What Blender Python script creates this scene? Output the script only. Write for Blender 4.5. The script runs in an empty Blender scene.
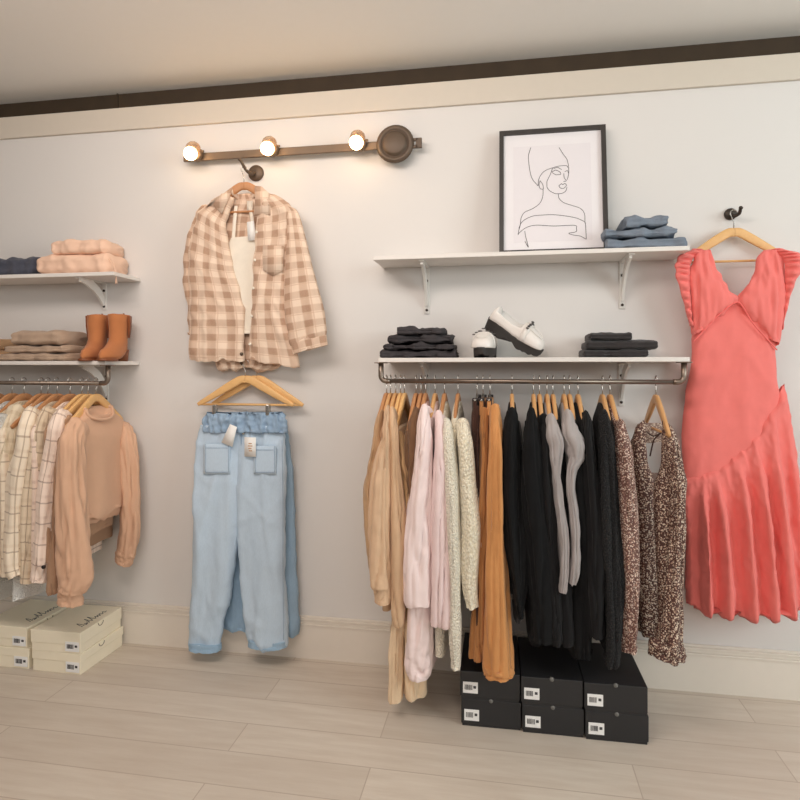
import bpy, bmesh, math, random
from mathutils import Vector, Matrix, noise
random.seed(7)
PI = math.pi
SC = bpy.context.scene
COL = SC.collection

# ------------------------------------------------------------------ camera model
F = 600.0; HOR = 368.0; PSI = math.atan(0.173); D = 2.424; CH = 1.216
SP, CP = math.sin(PSI), math.cos(PSI)

def W(px, py, d):
    """point at distance d in front of the back wall seen at photo position px, py"""
    u = (px - 400) / F; v = (HOR - py) / F
    t = (D - d) / (CP + u * SP)
    return Vector((t * (-SP + u * CP), -d, CH + t * v))

def S(px, d):
    """metres per pixel there"""
    u = (px - 400) / F
    return (D - d) / (CP + u * SP) / F

# ------------------------------------------------------------------ materials
def lin(c):
    return tuple(((x / 255) / 12.92 if x / 255 <= 0.04045 else ((x / 255 + 0.055) / 1.055) ** 2.4) for x in c) + (1,)

def newmat(name):
    m = bpy.data.materials.new(name); m.use_nodes = True
    nt = m.node_tree
    return m, nt, nt.nodes['Principled BSDF']

def N(nt, t, **kw):
    n = nt.nodes.new(t)
    for k, v in kw.items():
        setattr(n, k, v)
    return n

def math_node(nt, op, a, b=None):
    n = N(nt, 'ShaderNodeMath', operation=op)
    for i, x in enumerate((a, b)):
        if x is None: continue
        if isinstance(x, (int, float)): n.inputs[i].default_value = x
        else: nt.links.new(x, n.inputs[i])
    return n.outputs[0]

def mixc(nt, fac, a, b):
    n = N(nt, 'ShaderNodeMix', data_type='RGBA')
    if isinstance(fac, (int, float)): n.inputs[0].default_value = fac
    else: nt.links.new(fac, n.inputs[0])
    for i, x in ((6, a), (7, b)):
        if isinstance(x, tuple): n.inputs[i].default_value = x
        else: nt.links.new(x, n.inputs[i])
    return n.outputs[2]

def bump(nt, b, height, strength, dist=0.002):
    bp = N(nt, 'ShaderNodeBump'); bp.inputs['Strength'].default_value = strength
    bp.inputs['Distance'].default_value = dist
    nt.links.new(height, bp.inputs['Height']); nt.links.new(bp.outputs[0], b.inputs['Normal'])

def noise_tex(nt, scale, detail=3, vec=None, rough=0.55):
    n = N(nt, 'ShaderNodeTexNoise'); n.inputs['Scale'].default_value = scale
    n.inputs['Detail'].default_value = detail; n.inputs['Roughness'].default_value = rough
    if vec is not None: nt.links.new(vec, n.inputs['Vector'])
    return n.outputs['Fac']

def coords(nt, kind='Object', scale=None, rot=None):
    tc = N(nt, 'ShaderNodeTexCoord'); o = tc.outputs[kind]
    if scale or rot:
        mp = N(nt, 'ShaderNodeMapping')
        if scale: mp.inputs['Scale'].default_value = scale
        if rot: mp.inputs['Rotation'].default_value = rot
        nt.links.new(o, mp.inputs['Vector']); o = mp.outputs[0]
    return o

def plain(name, c, rough=0.5, metal=0.0, var=0.06, scale=30, bmp=0.0):
    m, nt, b = newmat(name)
    v = coords(nt)
    f = noise_tex(nt, scale, 3, v)
    dark = tuple(x * (1 - var) for x in lin(c)[:3]) + (1,)
    lite = tuple(min(1, x * (1 + var)) for x in lin(c)[:3]) + (1,)
    nt.links.new(mixc(nt, f, dark, lite), b.inputs['Base Color'])
    b.inputs['Roughness'].default_value = rough; b.inputs['Metallic'].default_value = metal
    if bmp: bump(nt, b, noise_tex(nt, scale * 6, 2, v), bmp)
    return m

def cloth(name, c, var=0.10, weave=500, rough=0.92, sheen=0.15, bmp=0.25):
    m, nt, b = newmat(name)
    if max(c) > 140 and c[0] < 238: c = tuple(min(250, x * 1.07) for x in c)
    v = coords(nt)
    f = noise_tex(nt, 22, 4, v)
    dark = tuple(x * (1 - var) for x in lin(c)[:3]) + (1,)
    lite = tuple(min(1, x * (1 + var)) for x in lin(c)[:3]) + (1,)
    nt.links.new(mixc(nt, f, dark, lite), b.inputs['Base Color'])
    b.inputs['Roughness'].default_value = rough
    b.inputs['Sheen Weight'].default_value = sheen
    b.inputs['Specular IOR Level'].default_value = 0.2
    bump(nt, b, noise_tex(nt, weave, 2, v), bmp, 0.001)
    return m

def denim(name, c, c2):
    m, nt, b = newmat(name)
    v = coords(nt, scale=(1, 1, 0.25))
    f = noise_tex(nt, 14, 5, v)
    g = noise_tex(nt, 260, 3, coords(nt, scale=(1, 1, 0.3)))
    a = mixc(nt, f, lin(c), lin(c2))
    k = mixc(nt, math_node(nt, 'MULTIPLY', g, 0.5), a, tuple(x * 0.72 for x in lin(c)[:3]) + (1,))
    nt.links.new(k, b.inputs['Base Color'])
    b.inputs['Roughness'].default_value = 0.9; b.inputs['Specular IOR Level'].default_value = 0.2
    bump(nt, b, g, 0.3, 0.001)
    return m

def plaid(name, base, s1, s2, period=0.05, width=0.42, thin=None, fine=0.0):
    """crossing stripes laid out in cloth metres (UV)"""
    m, nt, b = newmat(name)
    uv = coords(nt, 'UV')
    sep = N(nt, 'ShaderNodeSeparateXYZ'); nt.links.new(uv, sep.inputs[0])
    bands = []
    for i in (0, 1):
        fr = math_node(nt, 'FRACT', math_node(nt, 'MULTIPLY', sep.outputs[i], 1.0 / period))
        tri = math_node(nt, 'ABSOLUTE', math_node(nt, 'SUBTRACT', fr, 0.5))
        mr = N(nt, 'ShaderNodeMapRange', interpolation_type='SMOOTHSTEP')
        mr.inputs['From Min'].default_value = width / 2 + 0.05; mr.inputs['From Max'].default_value = width / 2 - 0.05
        nt.links.new(tri, mr.inputs['Value']); bands.append(mr.outputs[0])
    col = mixc(nt, math_node(nt, 'MULTIPLY', bands[0], 0.55), lin(base), lin(s1))
    col = mixc(nt, math_node(nt, 'MULTIPLY', bands[1], 0.45), col, lin(s1))
    col = mixc(nt, math_node(nt, 'MULTIPLY', math_node(nt, 'MULTIPLY', bands[0], bands[1]), 0.6), col, lin(s2))
    if thin:
        for i in (0, 1):
            fr = math_node(nt, 'FRACT', math_node(nt, 'ADD', math_node(nt, 'MULTIPLY', sep.outputs[i], 1.0 / period), 0.22))
            ln = math_node(nt, 'LESS_THAN', fr, 0.07)
            col = mixc(nt, math_node(nt, 'MULTIPLY', ln, 0.6), col, lin(thin))
    g = noise_tex(nt, 180, 3, coords(nt))
    col = mixc(nt, math_node(nt, 'MULTIPLY', g, 0.25), col, lin(base))
    nt.links.new(col, b.inputs['Base Color'])
    b.inputs['Roughness'].default_value = 0.95; b.inputs['Specular IOR Level'].default_value = 0.15
    b.inputs['Sheen Weight'].default_value = 0.2
    bump(nt, b, g, 0.3, 0.001)
    return m

def knit(name, c, c2, scale=110):
    m, nt, b = newmat(name)
    v = N(nt, 'ShaderNodeTexVoronoi'); v.inputs['Scale'].default_value = scale
    nt.links.new(coords(nt, scale=(1, 1, 0.7)), v.inputs['Vector'])
    nt.links.new(mixc(nt, v.outputs['Distance'], lin(c), lin(c2)), b.inputs['Base Color'])
    b.inputs['Roughness'].default_value = 0.95; b.inputs['Sheen Weight'].default_value = 0.4
    inv = math_node(nt, 'SUBTRACT', 1.0, v.outputs['Distance'])
    bump(nt, b, inv, 1.0, 0.006)
    return m

def floral(name, dark, mid, lite, scale=95):
    m, nt, b = newmat(name)
    oc = coords(nt)
    v = N(nt, 'ShaderNodeTexVoronoi'); v.inputs['Scale'].default_value = scale
    nt.links.new(oc, v.inputs['Vector'])
    n2 = noise_tex(nt, 120, 2, oc)
    d = math_node(nt, 'ADD', v.outputs['Distance'], math_node(nt, 'MULTIPLY', math_node(nt, 'SUBTRACT', n2, 0.5), 0.5))
    petals = math_node(nt, 'LESS_THAN', d, 0.44)
    heart = math_node(nt, 'LESS_THAN', d, 0.2)
    sp = N(nt, 'ShaderNodeSeparateColor'); nt.links.new(v.outputs['Color'], sp.inputs[0])
    pc = mixc(nt, math_node(nt, 'GREATER_THAN', sp.outputs[0], 0.5), lin(lite), lin(mid))
    col = mixc(nt, petals, lin(dark), pc)
    col = mixc(nt, math_node(nt, 'MULTIPLY', heart, 0.7), col, lin(lite))
    nt.links.new(col, b.inputs['Base Color'])
    b.inputs['Roughness'].default_value = 0.8
    return m

def wood(name, c, c2, axis=(1, 8, 8), rough=0.45):
    m, nt, b = newmat(name)
    f = noise_tex(nt, 9, 5, coords(nt, scale=axis))
    nt.links.new(mixc(nt, f, lin(c), lin(c2)), b.inputs['Base Color'])
    b.inputs['Roughness'].default_value = rough
    return m

M = {}
def wall_mat():
    m, nt, b = newmat('painted plaster')
    oc = coords(nt)
    f = noise_tex(nt, 1.2, 2, oc)
    nt.links.new(mixc(nt, f, lin((224, 220, 216)), lin((228, 224, 220))), b.inputs['Base Color'])
    b.inputs['Roughness'].default_value = 0.8
    bump(nt, b, noise_tex(nt, 90, 3, oc), 0.06, 0.002)
    return m
M['wall'] = wall_mat()
M['trim'] = plain('painted trim', (233, 224, 212), 0.45, var=0.02)
M['ledge'] = plain('ledge paint', (214, 204, 190), 0.7, var=0.02)
M['ceiling'] = plain('ceiling paint', (246, 244, 240), 0.9, var=0.01)
M['dark_board'] = plain('dark stained board', (62, 48, 32), 0.8, var=0.25, scale=14)

def floor_mat():
    m, nt, b = newmat('whitewashed oak planks')
    oc = coords(nt)
    br = N(nt, 'ShaderNodeTexBrick'); nt.links.new(oc, br.inputs['Vector'])
    br.inputs['Scale'].default_value = 1.0
    br.inputs['Brick Width'].default_value = 1.25; br.inputs['Row Height'].default_value = 0.15
    br.inputs['Mortar Size'].default_value = 0.0018; br.offset = 0.37
    br.inputs['Color1'].default_value = lin((220, 209, 195)); br.inputs['Color2'].default_value = lin((208, 196, 182))
    br.inputs['Mortar'].default_value = lin((186, 170, 154))
    f = noise_tex(nt, 4, 6, coords(nt, scale=(1, 9, 1)), 0.65)
    g = N(nt, 'ShaderNodeMapRange'); g.inputs['From Min'].default_value = 0.35; g.inputs['From Max'].default_value = 0.7
    nt.links.new(f, g.inputs['Value'])
    c = mixc(nt, math_node(nt, 'MULTIPLY', g.outputs[0], 0.5), br.outputs['Color'], lin((192, 174, 157)))
    nt.links.new(c, b.inputs['Base Color'])
    b.inputs['Roughness'].default_value = 0.55
    return m
M['floor'] = floor_mat()
M['shelf'] = plain('white shelf laminate', (232, 226, 220), 0.5, var=0.02)
M['bracket'] = plain('white bracket enamel', (232, 228, 222), 0.4, var=0.02)
M['screw'] = plain('dark screw', (70, 62, 56), 0.5, 0.6)
M['steel'] = plain('brushed rod metal', (138, 124, 112), 0.35, 0.8)
M['chrome'] = plain('hanger hook metal', (190, 186, 180), 0.25, 0.9)
M['bronze'] = plain('aged bronze', (118, 98, 78), 0.5, 0.3, var=0.12)
M['bronze_dark'] = plain('dark bronze', (96, 80, 66), 0.5, 0.3, var=0.12)
M['hanger'] = wood('hanger beech', (224, 176, 122), (206, 152, 98), (6, 6, 2))
M['hanger_warm'] = wood('hanger oak', (205, 150, 104), (186, 128, 84), (6, 6, 2))
M['pine'] = wood('hanger pine', (240, 194, 132), (226, 174, 112), (3, 6, 8))
M['clip'] = plain('black clip', (48, 44, 44), 0.35, 0.5)
def emit(name, c, s):
    m, nt, b = newmat(name)
    b.inputs['Base Color'].default_value = lin(c); b.inputs['Emission Color'].default_value = lin(c)
    b.inputs['Emission Strength'].default_value = s
    return m
M['bulb'] = emit('warm bulb', (255, 214, 160), 14)
def glass_mat():
    m, nt, b = newmat('lamp glass')
    b.inputs['Base Color'].default_value = lin((250, 226, 200)); b.inputs['Transmission Weight'].default_value = 0.85
    b.inputs['Roughness'].default_value = 0.25
    return m
M['glass'] = glass_mat()

# ------------------------------------------------------------------ object helpers
def world_loc(o):
    p = Vector((0, 0, 0))
    while o: p = p + o.location; o = o.parent
    return p

def tag(o, label=None, cat=None, group=None, kind=None):
    if label: o['label'] = label
    if cat: o['category'] = cat
    if group: o['group'] = group
    if kind: o['kind'] = kind
    return o

def thing(name, label, cat, loc, group=None):
    o = bpy.data.objects.new(name, None); COL.objects.link(o)
    o.empty_display_size = 0.05; o.location = loc
    return tag(o, label, cat, group)

def obj(name, bm, mat, parent=None, smooth=True, label=None):
    bmesh.ops.recalc_face_normals(bm, faces=bm.faces[:])
    me = bpy.data.meshes.new(name)
    if parent is not None:
        off = world_loc(parent)
    else:
        xs = [v.co for v in bm.verts]
        off = Vector(((min(v.x for v in xs) + max(v.x for v in xs)) / 2, (min(v.y for v in xs) + max(v.y for v in xs)) / 2, min(v.z for v in xs)))
    bmesh.ops.translate(bm, verts=bm.verts[:], vec=-off)
    if smooth:
        for f in bm.faces: f.smooth = True
    bm.to_mesh(me); bm.free()
    for m in (mat if isinstance(mat, (list, tuple)) else [mat]): me.materials.append(m)
    o = bpy.data.objects.new(name, me); COL.objects.link(o)
    if parent is not None: o.parent = parent
    else: o.location = off
    if label: o['label'] = label
    return o

def smooth_by_angle(o, deg=35):
    me = o.data
    bm = bmesh.new(); bm.from_mesh(me)
    for e in bm.edges:
        if len(e.link_faces) == 2 and e.calc_face_angle(0) > math.radians(deg): e.smooth = False
    bm.to_mesh(me); bm.free()
    return o

def struct(name, bm, mat):
    return tag(obj(name, bm, mat, smooth=False), kind='structure')

def box(bm, lo, hi, bev=0.0, mi=0):
    lo = Vector(lo); hi = Vector(hi)
    r = bmesh.ops.create_cube(bm, size=1)
    vs = r['verts']
    for v in vs:
        v.co = Vector([(lo[i] + hi[i]) / 2 + v.co[i] * (hi[i] - lo[i]) for i in range(3)])
    if bev > 0:
        es = list({e for v in vs for e in v.link_edges})
        bmesh.ops.bevel(bm, geom=es, offset=bev, segments=2, affect='EDGES', profile=0.5)
    return bm

def BOX(lo, hi, bev=0.0):
    return box(bmesh.new(), lo, hi, bev)

def loft(bm, rings, cap0=True, cap1=True, closed=True, uv=True, sharp=None):
    n = len(rings[0])
    V = [[bm.verts.new(p) for p in r] for r in rings]
    lay = bm.loops.layers.uv.verify()
    us = []
    for r in rings:
        a = [0.0]
        for i in range(1, n + 1): a.append(a[-1] + (r[i % n] - r[i - 1]).length)
        us.append(a)
    mid = us[len(us) // 2]
    vs = [0.0]
    for k in range(1, len(rings)):
        vs.append(vs[-1] + sum((rings[k][i] - rings[k - 1][i]).length for i in range(0, n, max(1, n // 8))) / len(range(0, n, max(1, n // 8))))
    for k in range(len(rings) - 1):
        for i in range(n if closed else n - 1):
            j = (i + 1) % n
            try: f = bm.faces.new((V[k][i], V[k][j], V[k + 1][j], V[k + 1][i]))
            except ValueError: continue
            for l, (a, b) in zip(f.loops, ((mid[i], vs[k]), (mid[i + 1], vs[k]), (mid[i + 1], vs[k + 1]), (mid[i], vs[k + 1]))):
                l[lay].uv = (a, b)
    if sharp is not None:
        ring = V[sharp]
        for i in range(n):
            e = bm.edges.get((ring[i], ring[(i + 1) % n]))
            if e: e.smooth = False
    if closed:
        for c, ring in ((cap0, V[0]), (cap1, V[-1])):
            if c:
                ctr = bm.verts.new(sum((v.co for v in ring), Vector()) / n)
                for i in range(n): bm.faces.new((ring[i], ring[(i + 1) % n], ctr))
    return bm

def cat_rom(P, t):
    """P: list of tuples, t in 0..1"""
    n = len(P) - 1
    x = min(max(t, 0), 1) * n; i = min(int(x), n - 1); f = x - i
    out = []
    for k in range(len(P[0])):
        p0 = P[max(i - 1, 0)][k]; p1 = P[i][k]; p2 = P[i + 1][k]; p3 = P[min(i + 2, n)][k]
        m1 = (p2 - p0) / 2 if i > 0 else (p2 - p1)
        m2 = (p3 - p1) / 2 if i < n - 1 else (p2 - p1)
        if (p2 - p1) * m1 <= 0: m1 = 0
        if (p2 - p1) * m2 <= 0: m2 = 0
        h = f
        out.append((2*h**3-3*h**2+1)*p1 + (h**3-2*h**2+h)*m1 + (-2*h**3+3*h**2)*p2 + (h**3-h**2)*m2)
    return out

def wrinkle(bm, layers, z0=None, z1=None, verts=None):
    """fold the cloth along its normals; layers: (amplitude, horizontal freq, vertical freq, seed)"""
    bm.normal_update()
    vs = verts or bm.verts[:]
    mv = []
    layers = [tuple(l) + (0,) * (5 - len(l)) for l in layers]
    for v in vs:
        g = 1.0
        if z0 is not None: g = min(max((z0 - v.co.z) / (z0 - z1), 0.0), 1.0)
        s = 0
        for a, fx, fz, seed, sl in layers:
            if sl:   # creases that run along a slant
                q = noise.noise(Vector((v.co.x * fx + v.co.z * fx * (sl if abs(sl) < 5 else 0) + seed * 7.3, seed * 1.7, v.co.z * fz + seed * 3.1)))
                s -= a * max(0, 1 - abs(q) * 4) ** 1.3
            else:
                s += a * noise.noise(Vector((v.co.x * fx + seed * 7.3, v.co.y * fx + seed * 1.7, v.co.z * fz + seed * 3.1))) * (g if fz < fx * 0.6 else 1)
        mv.append((v, v.normal.copy() * s))
    for v, d in mv: v.co += d
    return bm

def flat(bm, rows, d, m=60, nf=30, wr=None, ramp=None, hem=True, minback=0.004):
    """a hanging, nearly flat cloth body facing the room. rows: (xl,yl,xr,yr,bulge) in photo positions at distance d"""
    rings = []
    n0 = len(bm.verts)
    for k in range(m + 1):
        xl, yl, xr, yr, b = cat_rom(rows, k / m)
        L = W(xl, yl, d); R = W(xr, yr, d)
        ring = []
        for i in range(nf + 1):
            q = i / nf; s = 2 * q - 1
            s = 0.65 * s + 0.35 * math.sin(s * PI / 2)
            p = L.lerp(R, (s + 1) / 2); off = b * math.sqrt(max(0, 1 - abs(s) ** 3))
            ring.append(p + Vector((0, -off, 0)))
        for i in range(nf - 1, 0, -1):
            q = i / nf; s = 2 * q - 1
            s = 0.65 * s + 0.35 * math.sin(s * PI / 2)
            p = L.lerp(R, (s + 1) / 2); off = b * 0.7 * math.sqrt(max(0, 1 - abs(s) ** 3))
            ring.append(p + Vector((0, min(off, d - minback), 0)))
        rings.append(ring)
    if hem:
        last = rings[-1]; c = sum(last, Vector()) / len(last)
        rings.append([c + (p - c) * 0.93 + Vector((0, 0, 0.012)) for p in last])
    t = bmesh.new(); loft(t, rings, sharp=-2 if hem else None)
    if wr:
        zs = [v.co.z for v in t.verts]
        z0, z1 = (max(zs), min(zs)) if ramp is None else ramp
        wrinkle(t, wr, z0, z1)
        for v in t.verts: v.co.y = min(v.co.y, -minback)
    me = bpy.data.meshes.new('tmp'); t.to_mesh(me); t.free(); bm.from_mesh(me); bpy.data.meshes.remove(me)
    return bm

def FLAT(*a, **k):
    return flat(bmesh.new(), *a, **k)

def tube(bm, pts, radii, A=Vector((1, 0, 0)), n=20, m=40, wr=None, hem=True, cap0=True, ramp=None, sq=1.0, rnd=0.0, fold=0.0, fs=0.0):
    """sleeve-like tube; radii (ra along A, rb across)"""
    A = A.normalized()
    P = [tuple(p) + tuple(r) for p, r in zip(pts, radii)]
    C = [cat_rom(P, k / m) for k in range(m + 1)]
    rings = []
    for k in range(m + 1):
        c = Vector(C[k][:3]); T = (Vector(C[min(k + 1, m)][:3]) - Vector(C[max(k - 1, 0)][:3])).normalized()
        B = T.cross(A).normalized(); A2 = B.cross(T).normalized()
        f = 1.0
        if rnd and k / m < rnd: f = max(0.12, math.sqrt(1 - (1 - k / m / rnd) ** 2))
        ring = []
        for i in range(n):
            a = 2 * PI * i / n
            ca, sa = math.cos(a), math.sin(a)
            ca = math.copysign(abs(ca) ** sq, ca); sa = math.copysign(abs(sa) ** sq, sa)
            g = f
            if fold:
                t_ = k / m
                v1 = noise.noise(Vector((ca * 1.5 + fs, sa * 1.5, t_ * 1.6 + fs)))
                v2 = noise.noise(Vector((ca * 2.6 + fs * 2, sa * 2.6 + 9, t_ * 4.5 + fs)))
                v3 = noise.noise(Vector((ca * 1.1 + fs * 3, sa * 1.1 + 5, t_ * 13 + fs)))
                env = 0.35 + 0.65 * min(1, t_ * 3)
                g = f * (1 + fold * env * (0.55 * v1 - max(0, 1 - abs(v1) * 4.5) ** 1.5 * 0.75 - max(0, 1 - abs(v2) * 4) * 0.18 - max(0, 1 - abs(v3) * 4) * 0.08 + 0.18))
            ring.append(c + A2 * ca * C[k][3] * g + B * sa * C[k][4] * g)
        rings.append(ring)
    if hem:
        last = rings[-1]; c = sum(last, Vector()) / n
        T = (Vector(C[m][:3]) - Vector(C[m - 1][:3])).normalized()
        rings.append([c + (p - c) * 0.86 - T * 0.015 for p in last])
    t = bmesh.new(); loft(t, rings, cap0=cap0, sharp=-2 if hem else None)
    if wr:
        zs = [v.co.z for v in t.verts]
        z0, z1 = (max(zs), min(zs)) if ramp is None else ramp
        wrinkle(t, wr, z0, z1)
    me = bpy.data.meshes.new('tmp'); t.to_mesh(me); t.free(); bm.from_mesh(me); bpy.data.meshes.remove(me)
    return bm

def wire(bm, pts, r, n=8, smooth=0):
    pts = [Vector(p) for p in pts]
    if smooth:
        P = [tuple(p) for p in pts]
        pts = [Vector(cat_rom(P, k / smooth)) for k in range(smooth + 1)]
    rings = []; A = None
    for k, p in enumerate(pts):
        T = (pts[min(k + 1, len(pts) - 1)] - pts[max(k - 1, 0)]).normalized()
        if A is None:
            A = T.orthogonal().normalized()
        A = (A - T * A.dot(T)).normalized(); B = T.cross(A)
        rr = r[k] if isinstance(r, (list, tuple)) else r
        rings.append([p + (A * math.cos(2 * PI * i / n) + B * math.sin(2 * PI * i / n)) * rr for i in range(n)])
    return loft(bm, rings)

def lathe(bm, o, axis, prof, n=32):
    """prof: (distance along axis, radius)"""
    axis = Vector(axis).normalized(); A = axis.orthogonal().normalized(); B = axis.cross(A)
    o = Vector(o)
    return loft(bm, [[o + axis * h + (A * math.cos(2 * PI * i / n) + B * math.sin(2 * PI * i / n)) * max(r, 1e-4) for i in range(n)] for h, r in prof])

def tri_plate(bm, outline, off, thick):
    """extrude a polygon outline (world points) by vector off*thick"""
    v = [bm.verts.new(p) for p in outline]; f = bm.faces.new(v)
    r = bmesh.ops.extrude_face_region(bm, geom=[f])
    bmesh.ops.translate(bm, verts=[g for g in r['geom'] if isinstance(g, bmesh.types.BMVert)], vec=Vector(off) * thick)
    return bm

# ------------------------------------------------------------------ the setting
struct('wall_back', BOX((-4.2, 0, 0), (3.4, 0.12, 2.37)), M['wall'])
struct('floor', BOX((-4.2, -5.0, -0.06), (3.4, 0.12, 0)), M['floor'])
struct('ceiling', BOX((-4.2, -5.0, 2.468), (3.4, 0.3, 2.55)), M['ceiling'])
struct('trim_1', BOX((-4.2, -0.014, 2.272), (3.4, 0.0, 2.37), 0.002), M['ledge'])
bm = BOX((-4.2, 0.06, 2.37), (3.4, 0.12, 2.468))
box(bm, (-1.74, 0.052, 2.37), (-1.735, 0.06, 2.468))
struct('trim_2', bm, M['dark_board'])
bm = BOX((-4.2, -0.016, 0), (3.4, 0, 0.138))
for z, h, y in ((0.138, 0.008, 0.020), (0.146, 0.012, 0.013), (0.158, 0.007, 0.017), (0.165, 0.010, 0.009)):
    box(bm, (-4.2, -y, z), (3.4, 0, z + h), 0.002)
struct('baseboard_back', bm, M['trim'])

# ------------------------------------------------------------------ shelves, brackets, rods
SHD = 0.235; SHU = 0.19; SHT = 0.016
def shelf(name, x0, x1, ztop, label, dep):
    return tag(obj(name, BOX((x0, -dep, ztop - SHT), (x1, -0.001, ztop), 0.002), M['shelf'], smooth=False), label, 'shelf')
ZU_R = W(530, 250.8, SHU).z
ZL_R = W(530, 357.5, SHD).z
ZU_L = W(60, 273.0, SHU).z
ZL_L = W(60, 361.0, SHD).z
xr0 = W(373, 260, SHU).x; xr1 = W(690, 250, SHU).x
yr0 = W(378, 360, SHD).x; yr1 = W(690, 360, SHD).x
xl1 = W(141, 270, 0).x; yl1 = W(140, 361, 0).x
shelf('wall_shelf', xr0, xr1, ZU_R, 'upper white shelf on the right holding the black framed drawing', SHU)
shelf('wall_shelf', yr0, yr1, ZL_R, 'lower white shelf on the right holding the white platform loafers', SHD)
shelf('wall_shelf', -3.2, xl1, ZU_L, 'upper white shelf on the left holding the pink beige sweatpants', SHU)
shelf('wall_shelf', -3.2, yl1, ZL_L, 'lower white shelf on the left holding the tan ankle boots', SHD)

def bracket(x, ztop, h, reach, label):
    t = thing('shelf_bracket', label, 'bracket', (x, -0.004, ztop - h), 'white shelf brackets')
    w = 0.011
    bm = BOX((x - w, -0.006, ztop - h), (x + w, -0.0005, ztop), 0.002)
    obj('wall_plate', bm, M['bracket'], t)
    obj('shelf_plate', BOX((x - w, -reach, ztop - 0.006), (x + w, -0.004, ztop), 0.002), M['bracket'], t)
    pts = []
    for k in range(13):
        a = k / 12
        p0 = Vector((x, -reach * 0.92, ztop - 0.006)); p1 = Vector((x, -reach * 0.28, ztop - h * 0.12)); p2 = Vector((x, -0.006, ztop - h * 0.82))
        pts.append(p0 * (1 - a) ** 2 + p1 * 2 * a * (1 - a) + p2 * a * a)
    rings = []
    for k, p in enumerate(pts):
        T = (pts[min(k + 1, 12)] - pts[max(k - 1, 0)]).normalized(); B = T.cross(Vector((1, 0, 0)))
        hw = 0.0105 + 0.008 * math.sin(PI * k / 12); 
        rings.append([p + Vector((sx * 0.005, 0, 0)) + B * sb * hw for sx, sb in ((-1, -1), (1, -1), (1, 1), (-1, 1))])
    obj('brace', loft(bmesh.new(), rings), M['bracket'], t, smooth=False)
    for z in (ztop - h + 0.015, ztop - h * 0.3):
        obj('screw', lathe(bmesh.new(), (x, -0.006, z), (0, -1, 0), ((0, 0.0055), (0.003, 0.0055), (0.004, 0.003)), 12), M['screw'], t)
def wx(px): return W(px, 300, 0).x
bracket(wx(427), ZU_R - SHT, ZU_R - SHT - W(427, 314, 0).z, 0.175, 'left bracket under the shelf with the framed drawing')
bracket(wx(622), ZU_R - SHT, ZU_R - SHT - W(622, 309, 0).z, 0.175, 'right bracket under the shelf with the framed drawing')
bracket(wx(427), ZL_R - SHT, ZL_R - SHT - W(427, 406, 0).z, 0.17, 'left bracket under the loafer shelf')
bracket(wx(621), ZL_R - SHT, ZL_R - SHT - W(621, 406, 0).z, 0.17, 'right bracket under the loafer shelf')
bracket(wx(105), ZU_L - SHT, ZU_L - SHT - W(105, 310, 0).z, 0.175, 'bracket under the shelf with pink beige sweatpants')
bracket(wx(107), ZL_L - SHT, ZL_L - SHT - W(107, 402, 0).z, 0.17, 'bracket under the shelf with the tan ankle boots')

ROD = 0.205
ZROD_R = W(530, 381.5, ROD).z
ZROD_L = W(60, 383, ROD).z
RR = 0.0085
def rod(x0, x1, z, zs, label, both=True):
    t = thing('clothes_rod', label, 'rod', ((x0 + x1) / 2, -ROD, z))
    obj('bar', wire(bmesh.new(), [(x0 + 0.012, -ROD, z), (x1 - 0.012, -ROD, z)], RR, 14), M['steel'], t)
    for x, s in ([(x0, 1)] if both else []) + [(x1, -1)]:
        pts = [(x, -ROD, zs), (x, -ROD, z + 0.02)] + [(x + s * 0.02 * (1 - math.cos(a)), -ROD, z + 0.02 - 0.02 * math.sin(a)) for a in (0.3, 0.6, 0.9, 1.2, PI / 2)] + [(x + s * 0.035, -ROD, z)]
        e = obj('end_bend', wire(bmesh.new(), pts, RR + 0.0015, 14), M['steel'], t)
        obj('flange', BOX((x - 0.022, -ROD - 0.022, zs - 0.004), (x + 0.022, -ROD + 0.022, zs), 0.0015), M['steel'], e)
rx0 = W(381, 380, ROD).x; rx1 = W(684, 380, ROD).x
rod(rx0, rx1, ZROD_R, ZL_R - SHT, 'grey metal rod under the loafer shelf on the right')
rod(-3.1, W(108, 380, ROD).x, ZROD_L, ZL_L - SHT, 'grey metal rod under the boot shelf on the left', both=False)

# ------------------------------------------------------------------ lamp bar
LD = 0.045
pL = W(184, 156.5, LD); pC = W(396, 146.5, LD)
lamp = thing('wall_lamp', 'bronze wall lamp bar with three lit bulbs above the plaid shirt', 'lamp', W(396, 146, 0))
zb = (pL.z + pC.z) / 2
bm = BOX((pL.x, -LD - 0.006, zb - 0.016), (pC.x, -LD + 0.006, zb + 0.016), 0.002)
obj('bar', bm, M['bronze'], lamp, smooth=False)
cc = W(396, 146.5, 0.03)
cc.z = zb
obj('canopy', lathe(bmesh.new(), (cc.x, -0.001, zb), (0, -1, 0), ((0, 0.055), (0.03, 0.07), (0.052, 0.077), (0.060, 0.070), (0.062, 0.058), (0.056, 0.055), (0.056, 0.050), (0.066, 0.048), (0.070, 0.040), (0.0705, 0.0))), M['bronze_dark'], lamp)
bm = bmesh.new()
for s in (-1, 1):
    box(bm, (cc.x + 0.05, -0.052, zb + s * 0.014 - 0.006), (cc.x + 0.092, -0.04, zb + s * 0.014 + 0.006), 0.002)
box(bm, (cc.x + 0.084, -0.052, zb - 0.02), (cc.x + 0.108, -0.04, zb + 0.02), 0.002)
obj('end_clamp', bm, M['bronze_dark'], lamp, smooth=False)
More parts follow.
